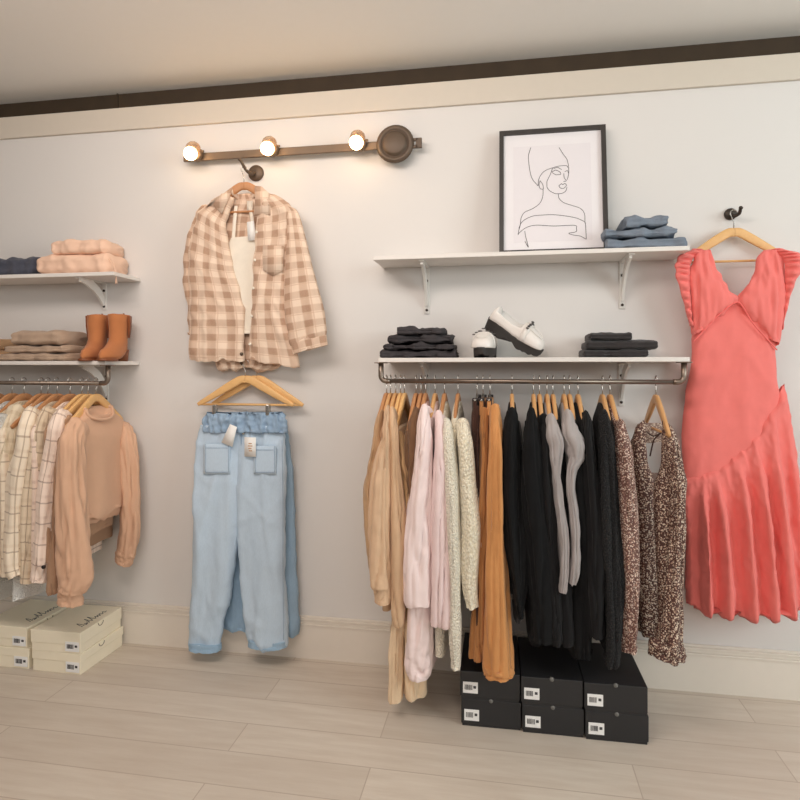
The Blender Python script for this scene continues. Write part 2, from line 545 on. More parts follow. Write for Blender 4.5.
for px in (192, 268.5, 357):
    p = W(px, 150, LD + 0.05)
    hx = p.x
    zc = zb + 0.004
    # socket stands on the bar and faces the room
    so = obj('socket', lathe(bmesh.new(), (hx, -LD + 0.002, zc + 0.004), (0, -1, 0), ((0, 0.024), (0.004, 0.03), (0.03, 0.03), (0.034, 0.026))), M['bronze'], lamp)
    bm = bmesh.new()
    for s in (-1, 1):
        box(bm, (hx + s * 0.028 - 0.011, -LD - 0.026, zc + 0.008), (hx + s * 0.028 + 0.011, -LD - 0.018, zc + 0.017), 0.002)
    obj('wing', bm, M['bronze'], so)
    obj('shade', lathe(bmesh.new(), (hx, -LD - 0.032, zc + 0.012), (0, -0.8, 0.6), ((-0.004, 0.026), (0.008, 0.031), (0.02, 0.03), (0.032, 0.022), (0.039, 0.01), (0.041, 0))), M['glass'], so)
    obj('bulb', lathe(bmesh.new(), (hx, -LD - 0.036, zc - 0.006), (0, -1, -0.15), ((0, 0.01), (0.008, 0.02), (0.02, 0.027), (0.034, 0.027), (0.046, 0.018), (0.051, 0.0))), M['bulb'], so)

# ------------------------------------------------------------------ hangers
def hanger_bm():
    """wooden arms, hook and bar in local space: hung point at the origin, arms along local y, flat side along x"""
    arms = bmesh.new()
    for s in (-1, 1):
        P = []
        for u, z, hh, hx in ((0.0, -0.072, 0.016, 0.0075), (0.02, -0.074, 0.0165, 0.0075), (0.06, -0.098, 0.0165, 0.0075), (0.12, -0.137, 0.0135, 0.007), (0.17, -0.168, 0.010, 0.006), (0.188, -0.179, 0.007, 0.005)):
            P.append((u * s, z, hh, hx))
        rings = []
        for k in range(21):
            u, z, hh, hx = cat_rom(P, k / 20)
            u2, z2, _, _ = cat_rom(P, min(1, k / 20 + 0.02)); u1, z1, _, _ = cat_rom(P, max(0, k / 20 - 0.02))
            T = Vector((0, u2 - u1, z2 - z1)).normalized(); B = Vector((1, 0, 0)).cross(T)
            if k < 2: B = Vector((0, 0, 1 if B.z > 0 else -1))
            ring = []
            for i in range(12):
                a = 2 * PI * i / 12; ca, sa = math.cos(a), math.sin(a)
                ring.append(Vector((math.copysign(abs(ca) ** 0.55, ca) * hx, u, z)) + B * math.copysign(abs(sa) ** 0.55, sa) * hh)
            rings.append(ring)
        loft(arms, rings)
    hook = bmesh.new()
    r = 0.0125
    pts = [(0, 0.0, -0.06), (0, 0.0, -0.034), (0, 0.005, -0.024)]
    for k in range(15):
        a = -0.5 - (-0.5) + math.radians(-40 + 235 * k / 14)
        pts.append((0, r * math.cos(a), 0.0 - 0.002 + r * math.sin(a)))
    wire(hook, pts, 0.0019, 8)
    bar = bmesh.new()
    wire(bar, [(0, -0.185, -0.178), (0, 0.185, -0.178)], 0.0045, 8)
    return arms, hook, bar

HG = {}
def make_hanger_proto(kind, mat):
    a, h, b = hanger_bm()
    root = bpy.data.objects.new('wooden_hanger', None); root.empty_display_size = 0.05
    ch = []
    for nm, bmx, mt in (('arms', a, mat), ('hook', h, M['chrome']), ('crossbar', b, mat)):
        bmesh.ops.recalc_face_normals(bmx, faces=bmx.faces[:])
        me = bpy.data.meshes.new(nm)
        for f in bmx.faces: f.smooth = True
        bmx.to_mesh(me); bmx.free(); me.materials.append(mt)
        o = bpy.data.objects.new(nm, me); o.parent = root; ch.append(o)
    HG[kind] = (root, ch)
make_hanger_proto('beech', M['hanger']); make_hanger_proto('oak', M['hanger_warm']); make_hanger_proto('pine', M['pine'])

def hanger(loc, rz, label, kind='beech', group=None, tilt=0, bar=True):
    root, ch = HG[kind]
    r = root.copy(); COL.objects.link(r); r.location = loc; r.rotation_euler = (tilt, 0, rz)
    tag(r, label, 'hanger', group)
    for c in ch:
        if c.name.startswith('crossbar') and not bar: continue
        k = c.copy(); COL.objects.link(k); k.parent = r
    return r

CLIP = []
def clip_hanger(loc, rz, label, group):
    """metal hanger with two clips"""
    r = thing('clip_hanger', label, 'hanger', loc, group); r.rotation_euler = (0, 0, rz)
    if not CLIP:
        _, h, _ = hanger_bm()
        bar = wire(bmesh.new(), [(0, -0.17, -0.072), (0, -0.01, -0.070), (0, 0, -0.058), (0, 0.01, -0.070), (0, 0.17, -0.072)], 0.0035, 8)
        parts = [('hook', h, M['chrome']), ('bar', bar, M['chrome'])]
        for s in (-1, 1):
            parts.append(('clip', BOX((-0.010, s * 0.14 - 0.014, -0.105), (0.010, s * 0.14 + 0.014, -0.066), 0.003), M['clip']))
        for nm, bmx, mt in parts:
            me = bpy.data.meshes.new(nm)
            bmesh.ops.recalc_face_normals(bmx, faces=bmx.faces[:])
            for f in bmx.faces: f.smooth = nm != 'clip'
            bmx.to_mesh(me); bmx.free(); me.materials.append(mt)
            CLIP.append((nm, me))
    for nm, me in CLIP:
        o = bpy.data.objects.new(nm, me); COL.objects.link(o); o.parent = r
    return r

# ------------------------------------------------------------------ wall hooks
def wall_hook(px, py, reach, side, label, r=0.034, dark='bronze_dark', rise=0.03):
    p = W(px, py, 0.0)
    t = thing('wall_hook', label, 'hook', (p.x, 0, p.z))
    obj('base_plate', lathe(bmesh.new(), (p.x, -0.0005, p.z), (0, -1, 0), ((0, r), (0.008, r), (0.013, r * 0.8), (0.016, r * 0.4), (0.017, 0)), 28), M[dark], t)
    pts = [(p.x, -0.012, p.z), (p.x + side * 0.006, -reach * 0.35, p.z - 0.012), (p.x + side * 0.015, -reach * 0.7, p.z - 0.008), (p.x + side * (0.03 if rise > 0.02 else 0.012), -reach, p.z + rise)]
    obj('prong', wire(bmesh.new(), pts, [0.008 - 0.0025 * k / 24 for k in range(25)], 12, 24), M[dark], t)
    obj('tip', lathe(bmesh.new(), Vector(pts[-1]) + Vector((0, 0, -0.003)), (side * 0.3, -0.4, 0.8), ((-0.006, 0.004), (0, 0.0075), (0.005, 0.0065), (0.008, 0))), M[dark], t)
    return Vector(pts[1]).lerp(Vector(pts[2]), 0.6)

hk = wall_hook(256.5, 173.5, 0.10, -1, 'bronze wall hook under the lamp bar holding the plaid shirt', 0.034)
hk2 = wall_hook(730, 214.5, 0.07, 1, 'dark metal wall hook above the coral dress', 0.022, 'screw', 0.008)
hk3 = wall_hook(245, 361, 0.10, 1, 'bronze wall hook behind the shirt hem holding the jeans', 0.018)

# ------------------------------------------------------------------ materials of the clothes
M['plaid_shirt'] = plaid('pink brown plaid flannel', (238, 214, 192), (186, 146, 118), (158, 116, 90), 0.060, 0.46, (206, 170, 144))
M['cream'] = cloth('cream jersey', (238, 228, 212))
M['denim'] = denim('light blue denim', (196, 217, 236), (214, 231, 246))
M['denim_back'] = denim('mid blue denim', (150, 180, 206), (174, 200, 220))
M['denim_dark'] = denim('waist denim', (140, 166, 194), (176, 198, 218))
M['coral'] = cloth('coral linen', (242, 128, 121), 0.06)
M['coral_seam'] = cloth('coral seam', (230, 112, 107), 0.05)
M['paper'] = plain('white card', (246, 244, 240), 0.7, var=0.01)
M['print'] = plain('brown print', (196, 160, 130), 0.7)
M['ink'] = plain('black ink', (60, 56, 56), 0.7)

# ------------------------------------------------------------------ plaid shirt on its hanger
hx = hk + Vector((0, 0, 0.004))
HS = W(244, 172, 0.075)
hang_s = hanger(Vector((HS.x, HS.y, hk.z + 0.006)), PI / 2, 'wooden hanger holding the plaid shirt', 'oak')
wrs = [(0.022, 14, 2.2, 3), (0.006, 30, 6, 5), (0.003, 55, 22, 8), (0.010, 13, 2.5, 6, 9), (0.006, 12, 7, 7, 0.5), (0.005, 11, 6, 11, -0.6)]
SD = 0.075
t = thing('plaid_shirt', 'open pink and brown plaid flannel shirt hanging under the lamp bar', 'shirt', W(245, 368, SD))
obj('back_panel', FLAT([(231, 194, 262, 193, 0.006), (214, 206, 286, 205, 0.010), (200, 222, 292, 222, 0.012), (197, 262, 290, 262, 0.014), (206, 320, 288, 320, 0.014), (218, 362, 280, 364, 0.012), (222, 366, 262, 368, 0.008)], SD - 0.03, wr=wrs), M['plaid_shirt'], t)
obj('front_panel', FLAT([(226, 193, 233, 196, 0.006), (212, 204, 227, 215, 0.012), (201, 214, 224, 228, 0.017), (194, 236, 228, 252, 0.020), (190, 268, 232, 272, 0.022), (190, 296, 240, 298, 0.022), (189, 322, 245, 322, 0.022), (190, 358, 244, 360, 0.018)], SD + 0.01, wr=wrs), M['plaid_shirt'], t)
fp = obj('front_panel', FLAT([(257, 190, 263, 192, 0.006), (260, 204, 282, 202, 0.012), (259, 220, 292, 212, 0.018), (257, 246, 291, 244, 0.020), (254, 272, 288, 272, 0.022), (251, 300, 286, 300, 0.022), (250, 322, 287, 322, 0.022), (248, 360, 299, 366, 0.018)], SD + 0.012, wr=wrs), M['plaid_shirt'], t)
sl = obj('sleeve', FLAT([(208, 206, 214, 208, 0.006), (198, 212, 209, 220, 0.012), (192, 234, 206, 240, 0.020), (186, 266, 203, 268, 0.024), (189, 300, 203, 300, 0.022), (188, 336, 200, 340, 0.016)], SD - 0.012, wr=wrs), M['plaid_shirt'], t)
sr = obj('sleeve', FLAT([(280, 203, 290, 206, 0.006), (286, 212, 298, 212, 0.014), (286, 234, 305, 234, 0.024), (285, 262, 312, 260, 0.030), (284, 296, 319, 290, 0.030), (286, 322, 324, 316, 0.026), (289, 345, 326, 334, 0.020)], SD + 0.022, wr=[(0.02, 15, 3, 12), (0.006, 34, 9, 4), (0.003, 60, 25, 2)]), M['plaid_shirt'], t)
obj('cuff', FLAT([(289, 341, 326, 331, 0.019), (291, 347, 327, 338, 0.021), (293, 354, 328, 345, 0.020)], SD + 0.022, m=14, wr=[(0.006, 30, 6, 2)]), M['plaid_shirt'], sr)
# collar
def patch(bm, outline, d, th=0.004, bul=0.0):
    """small cloth piece traced by its outline, with thickness, at distance d"""
    pts = [W(x, y, d) for x, y in outline]
    tri_plate(bm, pts, (0, -1, 0), th)
    bmesh.ops.bevel(bm, geom=bm.edges[:], offset=min(0.0015, th * 0.4), segments=2, affect='EDGES')
    lay = bm.loops.layers.uv.verify()
    for f in bm.faces:
        for l in f.loops: l[lay].uv = (l.vert.co.x, l.vert.co.z)
    return bm
obj('collar', wrinkle(patch(bmesh.new(), [(255, 186), (262, 187), (270, 194), (271, 216), (263, 214), (254, 217), (256, 202)], SD + 0.028, 0.008), [(0.004, 20, 20, 2)]), M['plaid_shirt'], t)
obj('collar', wrinkle(patch(bmesh.new(), [(233, 188), (229, 200), (222, 214), (214, 206), (206, 209), (212, 200), (224, 194)], SD + 0.026, 0.008), [(0.004, 20, 20, 9)]), M['plaid_shirt'], t)
bm = tube(bmesh.new(), [W(231, 191, SD + 0.012), W(238, 198, SD - 0.015), W(245, 199, SD - 0.025), W(252, 197, SD - 0.015), W(258, 189, SD + 0.012)], [(0.010, 0.004)] * 5, A=Vector((0, 0, 1)), n=12, m=24, hem=False)
obj('collar_band', bm, M['plaid_shirt'], t)
obj('chest_pocket', wrinkle(patch(bmesh.new(), [(263, 245), (284, 246), (283, 270), (273, 276), (263, 270)], SD + 0.042, 0.003), [(0.003, 20, 12, 3)]), M['plaid_shirt'], t)
bm = bmesh.new()
for k in range(5):
    p = W(256.5 - k * 1.7, 232 + k * 28, SD + 0.036)
    lathe(bm, p, (0, -1, 0), ((-0.012, 0.0055), (0.001, 0.0055), (0.002, 0.004), (0.0021, 0)), 12)
obj('buttons', bm, M['cream'], fp)
obj('neck_label', patch(bmesh.new(), [(247, 201), (253, 201), (253, 212), (247, 212)], SD - 0.008, 0.002), M['cream'], t)
t2 = thing('tank_top', 'cream tank top hanging inside the open plaid shirt', 'top', W(244, 333, SD))
obj('body', FLAT([(231, 238, 257, 236, 0.008), (228, 248, 262, 247, 0.010), (228, 280, 262, 280, 0.012), (232, 334, 262, 334, 0.010)], SD - 0.002, wr=[(0.006, 20, 2, 4)]), M['cream'], t2)
for s in ((233, 239, 236, 206), (255, 238, 250, 206)):
    obj('strap', tube(bmesh.new(), [W(s[0], s[1] + 4, SD), W((s[0] + s[2]) / 2, 222, SD + 0.002), W(s[2], s[3], SD - 0.004)], [(0.008, 0.003)] * 3, n=10, m=12, hem=False), M['cream'], t2)
tg = tag(obj('price_tag', patch(bmesh.new(), [(247, 222), (254, 221), (256, 240), (248, 241)], SD + 0.018, 0.0015), M['paper']), 'pale price tag hanging at the neck of the plaid shirt', 'tag')

# ------------------------------------------------------------------ jeans on two hangers
JD = 0.105
ptop = W(242, 360, 0.07)
hj = hanger(Vector((W(239.5, 360, 0.115).x, -0.06, hk3.z + 0.004)), PI / 2 + 0.02, 'front wooden hanger holding the light blue jeans', 'pine', tilt=0)
hj.scale = (1, 1.12, 1.0)
hj = hanger(Vector((W(255, 360, 0.06).x, -0.04, hk3.z + 0.004)), PI / 2 - 0.06, 'rear wooden hanger behind the light blue jeans', 'pine')
hj.scale = (1, 1.1, 1.0)
wrj = [(0.020, 16, 1.6, 21), (0.005, 40, 8, 22), (0.002, 80, 40, 23), (0.010, 9, 1.4, 24, 9), (0.004, 9, 7, 25, 0.7), (0.004, 8, 6, 29, -0.8)]
wrw = [(0.006, 55, 12, 5), (0.003, 90, 30, 6)]
JF = 0.10
jt = thing('jeans', 'light blue wide leg jeans with patch pockets, front pair', 'jeans', W(240, 648, JF))
obj('leg', FLAT([(203, 424, 243, 424, 0.016), (199, 440, 243, 440, 0.022), (195, 468, 243, 468, 0.030), (194, 505, 241, 505, 0.034), (194, 540, 238, 540, 0.034), (192.5, 590, 230, 590, 0.034), (191.5, 622, 224, 622, 0.034), (190, 645, 221, 648, 0.032)], JF, m=70, wr=wrj), M['denim'], jt)
obj('leg', FLAT([(239, 424, 284, 424, 0.016), (239, 440, 285, 440, 0.022), (238, 468, 286, 468, 0.030), (238, 505, 286, 505, 0.034), (240, 540, 286, 540, 0.034), (243.5, 590, 286, 590, 0.034), (247, 622, 286, 622, 0.034), (249, 642, 286.5, 645, 0.032)], JF, m=70, wr=wrj), M['denim'], jt)
wb = obj('waistband', FLAT([(206, 413, 284, 413, 0.014), (204, 418, 285, 418, 0.021), (203, 425, 286, 425, 0.021), (201, 432, 287, 432, 0.026)], JF + 0.012, m=16, nf=70, wr=[(0.016, 55, 14, 5), (0.009, 110, 60, 6)], ramp=(10, 9), hem=False), M['denim_dark'], jt)
for pts in ([(204, 444), (230, 444), (231, 474), (218, 476), (204, 474)], [(254, 446), (276, 446), (276, 474), (264, 478), (254, 475)]):
    n = 12
    bm = bmesh.new()
    # curved patch that follows the leg
    (x0, y0), (x1, _), (_, y1) = pts[0], pts[1], pts[2]
    vs = []
    for j in range(9):
        row = []
        for i in range(n + 1):
            x = x0 + (x1 - x0) * i / n; yy = y0 + (y1 - y0) * j / 8
            cx = 219 if x0 < 240 else 262; hw = 24
            s = min(0.98, abs((x - cx) / hw))
            row.append(bm.verts.new(W(x, yy, JF + 0.027 * math.sqrt(1 - s ** 3) + 0.0125)))
        vs.append(row)
    for j in range(8):
        for i in range(n): bm.faces.new((vs[j][i], vs[j][i + 1], vs[j + 1][i + 1], vs[j + 1][i]))
    p = obj('patch_pocket', bm, M['denim'], jt)
    md = p.modifiers.new('thickness', 'SOLIDIFY'); md.thickness = 0.007; md.offset = 0
    st = bmesh.new(); dd_ = lambda x: JF + 0.027 * math.sqrt(1 - min(0.98, abs((x - (219 if x0 < 240 else 262)) / 24)) ** 3) + 0.0168
    for ins in (1.6,):
        xs_ = [x0 + ins + (x1 - x0 - 2 * ins) * k / 10 for k in range(11)]
        wire(st, [W(x0 + ins, y0 + (y1 - ins - y0) * k / 6, dd_(x0 + ins)) for k in range(7)], 0.0011, 5)
        wire(st, [W(x, y1 - ins, dd_(x)) for x in xs_], 0.0011, 5)
        wire(st, [W(x1 - ins, y0 + (y1 - ins - y0) * k / 6, dd_(x1 - ins)) for k in range(7)], 0.0011, 5)
        wire(st, [W(x, y0 + 4, dd_(x)) for x in xs_], 0.0011, 5)
    obj('stitching', st, M['denim_dark'], p, label='darker stitching')
obj('fly', wire(bmesh.new(), [W(241, 434, JF + 0.024), W(242, 455, JF + 0.026), W(247, 470, JF + 0.030), W(243, 482, JF + 0.028), W(239.5, 505, JF + 0.012)], 0.0022, 8, 30), M['denim_dark'], jt)
obj('button', lathe(bmesh.new(), W(243.5, 433, JF + 0.03), (0, -1, 0), ((-0.01, 0.006), (0.004, 0.006), (0.006, 0.004), (0.006, 0)), 14), M['chrome'], jt)
obj('side_seam', wire(bmesh.new(), [W(x, y, JF + dd_) for x, y, dd_ in ((282, 440, .030), (283, 500, .036), (283, 560, .036), (283.5, 640, .036))], 0.0014, 6, 30), M['denim_dark'], jt)
for x in (212, 228, 262, 277):
    p0 = W(x, 415, JF + 0.026)
    obj('belt_loop', BOX(p0 + Vector((-0.005, -0.006, -0.055)), p0 + Vector((0.005, 0.002, 0.004)), 0.002), M['denim_dark'], jt)
for px in (215, 268):
    p0 = W(px, 410, JF + 0.016)
    c = obj('clip', BOX(p0 + Vector((-0.008, -0.010, -0.022)), p0 + Vector((0.008, 0.012, 0.022)), 0.003), M['chrome'], jt, smooth=False)
for px, leg in ((206, 0), (268, 1)):
    xx = (190, 221, 646.5) if leg == 0 else (249, 286.5, 643.5)
    obj('frayed_hem', FLAT([(xx[0] - .3, xx[2] - 5, xx[1] + .3, xx[2] - 3, 0.034), (xx[0] - .5, xx[2] - 1, xx[1] + .5, xx[2] + 1, 0.036), (xx[0], xx[2] + 1.5, xx[1], xx[2] + 3.5, 0.040)], JF + 0.006, m=10, wr=[(0.004, 60, 30, 7)]), M['denim_back'], jt)
for nm, pts, dd, pr in (('price_tag', [(230, 424), (237, 427), (232.5, 447), (221.5, 442.5)], JF + 0.05, False), ('price_tag', [(244.5, 437), (256, 437.5), (256, 457), (244.5, 456.5)], JF + 0.05, True)):
    o = obj(nm, patch(bmesh.new(), pts, dd, 0.0012), M['paper'], jt)
    if pr:
        bm = bmesh.new()
        for k, (a, b) in enumerate(((248.5, 251.8), (247.8, 252.4), (248.3, 251.5), (248.8, 252))):
            patch_y = 443 + k * 2.4
            p = W(a, patch_y, dd + 0.0022); q = W(b, patch_y + 1.2, dd + 0.0022)
            box(bm, (p.x, p.y, q.z), (q.x, p.y + 0.0008, p.z))
        obj('print', bm, M['print'], o, smooth=False)
        obj('string', wire(bmesh.new(), [W(249, 421, JF + 0.03), W(250, 430, dd), W(250, 438, dd)], 0.0007, 6, 8), M['ink'], o)
jb = thing('jeans', 'mid blue jeans hanging behind the front light blue pair', 'jeans', W(262, 633, 0.045))
obj('leg', FLAT([(222, 416, 254, 416, 0.010), (214, 450, 254, 450, 0.016), (208, 520, 252, 520, 0.020), (212, 590, 246, 590, 0.020), (222, 628, 250, 630, 0.020)], 0.042, wr=wrj), M['denim_back'], jb)
obj('leg', FLAT([(250, 416, 284, 416, 0.010), (252, 440, 289, 440, 0.016), (252, 480, 293, 480, 0.020), (252, 540, 296, 540, 0.020), (252, 590, 298, 590, 0.020), (252, 630, 299, 631, 0.020)], 0.042, wr=wrj), M['denim_back'], jb)
obj('hem', FLAT([(252, 626, 299, 627, 0.022), (252, 630, 299.3, 631, 0.023), (252, 633, 299, 634, 0.022)], 0.042, m=8), M['denim'], jb)
obj('waistband', FLAT([(224, 412, 282, 412, 0.008), (222, 420, 284, 420, 0.012), (220, 428, 286, 428, 0.014)], 0.043, m=10), M['denim_dark'], jb)

# ------------------------------------------------------------------ coral dress
DD = 0.085
HD = W(735, 214, 0.05)
hanger(Vector((HD.x, hk2.y, hk2.z + 0.006)), PI / 2, 'wooden hanger holding the coral dress', 'pine')
dt = thing('dress', 'coral midi dress with ruffled shoulders and flared hem', 'dress', W(740, 612, DD))
wrd = [(0.012, 18, 2.5, 31), (0.005, 45, 9, 32), (0.0025, 90, 40, 33), (0.005, 12, 2.2, 34, 0.25), (0.0035, 16, 4, 36, -0.35)]
obj('bodice', FLAT([(690, 300, 783, 300, 0.016), (692, 322, 780, 322, 0.028), (693, 345, 776, 345, 0.032), (693.5, 357, 775, 357, 0.032), (690, 382, 777, 380, 0.034), (685.5, 410, 783, 408, 0.036), (682, 436, 787, 436, 0.036), (683, 470, 789, 470, 0.034), (685, 520, 792, 520, 0.02)], DD, m=70, wr=wrd), M['coral'], dt)
# bust panels with straps, crossing below the V
wrb = [(0.012, 60, 7, 35), (0.004, 90, 20, 36)]
obj('bust_panel', FLAT([(698, 250, 711, 250, 0.005), (694, 258, 713, 258, 0.012), (690, 272, 718, 272, 0.022), (689, 288, 727, 286, 0.032), (690, 304, 736, 300, 0.036), (692, 318, 724, 312, 0.034), (693, 336, 704, 330, 0.024)], DD + 0.012, m=50, wr=wrb, ramp=(10, 9)), M['coral'], dt)
obj('bust_panel', FLAT([(764, 250, 780, 250, 0.005), (760, 258, 784, 258, 0.012), (755, 272, 785, 272, 0.022), (746, 286, 785, 288, 0.032), (735, 302, 784, 304, 0.036), (748, 318, 781, 320, 0.034), (766, 338, 778, 345, 0.024)], DD + 0.012, m=50, wr=wrb, ramp=(10, 9)), M['coral'], dt)
# flounce with deep folds below the slanting seam
def flounce():
    m, n = 70, 200
    rows = [(681, 478, 784, 384, 0.036), (681.5, 500, 790, 430, 0.040), (683, 530, 796, 480, 0.044), (683.5, 565, 803, 540, 0.048), (683.5, 603, 809, 604, 0.052)]
    rings = []
    for k in range(m + 1):
        tt = k / m
        xl, yl, xr, yr, b = cat_rom(rows, tt)
        ring = []
        for i in range(n):
            front = i < n * 0.62
            s = -1 + 2 * i / (n * 0.62) if front else 1 - 2 * (i - n * 0.62) / (n * 0.38)
            q = (s + 1) / 2
            bow = 22 * math.sin(PI * q) * (1 - tt) 
            A = min(1.0, tt * 2.0)
            ph = 6.6 * 2 * PI * q + 1.3 * math.sin(5 * q + 1) + 0.8 * math.sin(17 * q + 2) + 0.5
            dep = b * math.sqrt(max(0, 1 - abs(s) ** 4))
            fold = (0.5 + 0.5 * math.sin(ph)) ** 1.3
            hem = 9 * tt ** 3 * (math.sin(PI * q) * 0.8 + 0.25 * math.sin(ph + 1))
            p = W(xl + (xr - xl) * q + 2.0 * A * math.sin(ph * 0.5), yl + (yr - yl) * q + bow + hem, DD)
            A2 = min(1.0, max(0, tt - 0.03) * 2.2); lip = 0.006 * min(1, tt / 0.05) - 0.012 * max(0, 1 - tt / 0.05)
            dy = (dep + lip + A2 * 0.05 * (fold - 0.2) * (1 - abs(s) ** 6)) if front else -min(dep * 0.8, 0.07)
            ring.append(p + Vector((0, -dy, 0)))
        rings.append(ring)
    last = rings[-1]; c = sum(last, Vector()) / n
    rings.append([Vector((c.x + (p.x - c.x) * 0.99, p.y * 0.97, p.z + 0.01)) for p in last])
    bm = loft(bmesh.new(), rings, cap0=False)
    wrinkle(bm, [(0.006, 34, 10, 3), (0.003, 80, 45, 4), (0.004, 18, 5, 6, 0.2)])
    for v in bm.verts: v.co.y = min(v.co.y, -0.004)
    return bm
obj('flounce', flounce(), M['coral'], dt)
obj('skirt_lining', FLAT([(686, 462, 788, 462, 0.03), (690, 540, 798, 540, 0.034), (694, 608, 804, 606, 0.034)], DD - 0.035, wr=[(0.02, 22, 1.5, 6)]), M['coral'], dt)
# seams
obj('seam', wire(bmesh.new(), [W(693, 342, DD + .033), W(708, 326, DD + .040), W(722, 312, DD + .040), W(738, 302, DD + .042), W(752, 322, DD + .042), W(766, 338, DD + .038), W(777, 350, DD + .022)], 0.0022, 8, 40), M['coral_seam'], dt)
def ruffle(path, out, widths, d, waves, seed):
    bm = bmesh.new(); n, w = 150, 7
    P = [tuple(W(x, y, dd)) + (wd,) for (x, y, dd), wd in zip(path, widths)]
    vs = []
    for k in range(n + 1):
        x, y, z, wd = cat_rom(P, k / n)
        row = []
        for j in range(w + 1):
            q = j / w
            ph = waves * 2 * PI * k / n + seed + 1.6 * math.sin(k * 0.09 + seed)
            a = 0.008 * math.sin(PI * min(1, q * 1.15)) * math.sin(ph)
            row.append(bm.verts.new(Vector((x, y, z)) + Vector(out).normalized() * wd * q * (0.95 + 0.05 * math.sin(ph * 0.5 + 1)) + Vector((0, -a - 0.012 * math.sin(PI * q), 0))))
        vs.append(row)
    for k in range(n):
        for j in range(w): bm.faces.new((vs[k][j], vs[k][j + 1], vs[k + 1][j + 1], vs[k + 1][j]))
    return bm
for pth, out, wd, sd in (([(704, 250, .085), (692, 260, .10), (689, 276, .108), (690, 296, .108), (692, 326, .095)], (-1, -0.35, 0.05), (0.045, 0.062, 0.055, 0.034, 0.008), 1.0),
                     ([(770, 250, .085), (782, 257, .10), (785, 272, .108), (784, 292, .108), (780, 330, .095)], (1, -0.35, 0.05), (0.04, 0.060, 0.050, 0.026, 0.006), 2.4)):
    o = obj('ruffle', ruffle(pth, out, wd, DD, 11, sd), M['coral'], dt)
    md = o.modifiers.new('thickness', 'SOLIDIFY'); md.thickness = 0.0025

# ------------------------------------------------------------------ clothes on the rods
RODX = {}
def rodpt(px, side):
    z = ZROD_R if side == 'R' else ZROD_L
    return Vector((W(px, 381, ROD).x, -ROD, z + RR + 0.003))

def garment_body(bm, o, rz, L, hw=0.19, th=0.018, wh=None, wr=None, neck=0.055, m=60, sh=0.0, dip=0.0):
    """body of a hung top: o = hung point, arms along u (towards the room), thickness along x"""
    ux = Vector((math.sin(rz), -math.cos(rz), 0)); xx = Vector((math.cos(rz), math.sin(rz), 0))
    wh = wh or hw
    P = [(neck * 0.6, -0.086 - sh, 0.006), (neck, -0.090 - sh, 0.012), (0.10, -0.114 - sh, 0.016), (hw * 0.86, -0.154 - sh, 0.019), (hw + 0.01, -0.200 - sh, th * 0.9), (hw + 0.004, -0.28, th), ((hw + wh) / 2, -0.28 - (L - 0.28) * 0.5, th * 1.15), (wh, -L, th * 1.25)]
    rings = []
    for k in range(m + 1):
        b, z, a = cat_rom(P, k / m)
        ring = []
        for i in range(40):
            s = 2 * PI * i / 40
            ca, sa = math.cos(s), math.sin(s)
            ring.append(o + ux * (math.copysign(abs(sa) ** 0.8, sa) * b) + xx * (math.copysign(abs(ca) ** 0.7, ca) * a + (0.012 if dip and ca > 0 else 0) * min(1, k / m * 6)) + Vector((0, 0, z - dip * max(0, ca) ** 0.6 * max(0, 1 - k / m / 0.35))))
        rings.append(ring)
    last = rings[-1]; c = sum(last, Vector()) / 40
    rings.append([c + (p - c) * 0.88 + Vector((0, 0, 0.012)) for p in last])
    t = bmesh.new(); loft(t, rings, sharp=-2)
    wrinkle(t, wr or [(0.010, 14, 1.6, random.random() * 50), (0.003, 40, 8, 3)], o.z - 0.15, o.z - L)
    for v in t.verts: v.co.y = min(v.co.y, -0.026)
    me = bpy.data.meshes.new('tmp'); t.to_mesh(me); t.free(); bm.from_mesh(me); bpy.data.meshes.remove(me)
    return bm

def sleeve_bm(path, d, depth=0.04, wr=None, seed=0, m=44, d2=None, fold=0.42, rnd=None):
    """path of (px, py, half width px) down the photo at distance d from the wall"""
    n = len(path)
    pts = []; rad = []
    for k, (x, y, h) in enumerate(path):
        dd = d + ((d2 - d) * k / (n - 1) if d2 else 0)
        if k == 0 and n > 3: dd -= 0.06; y -= 3
        pts.append(W(x, y, dd)); rad.append((h * S(x, dd), depth))
    return tube(bmesh.new(), pts, rad, n=52, m=m + 30, wr=wr or [(0.014, 18, 2.8, seed), (0.003, 60, 20, seed + 5)], ramp=(10, 9), rnd=(0.05 if n > 3 else 0) if rnd is None else rnd, fold=fold if n > 3 else fold * 0.6, fs=seed)

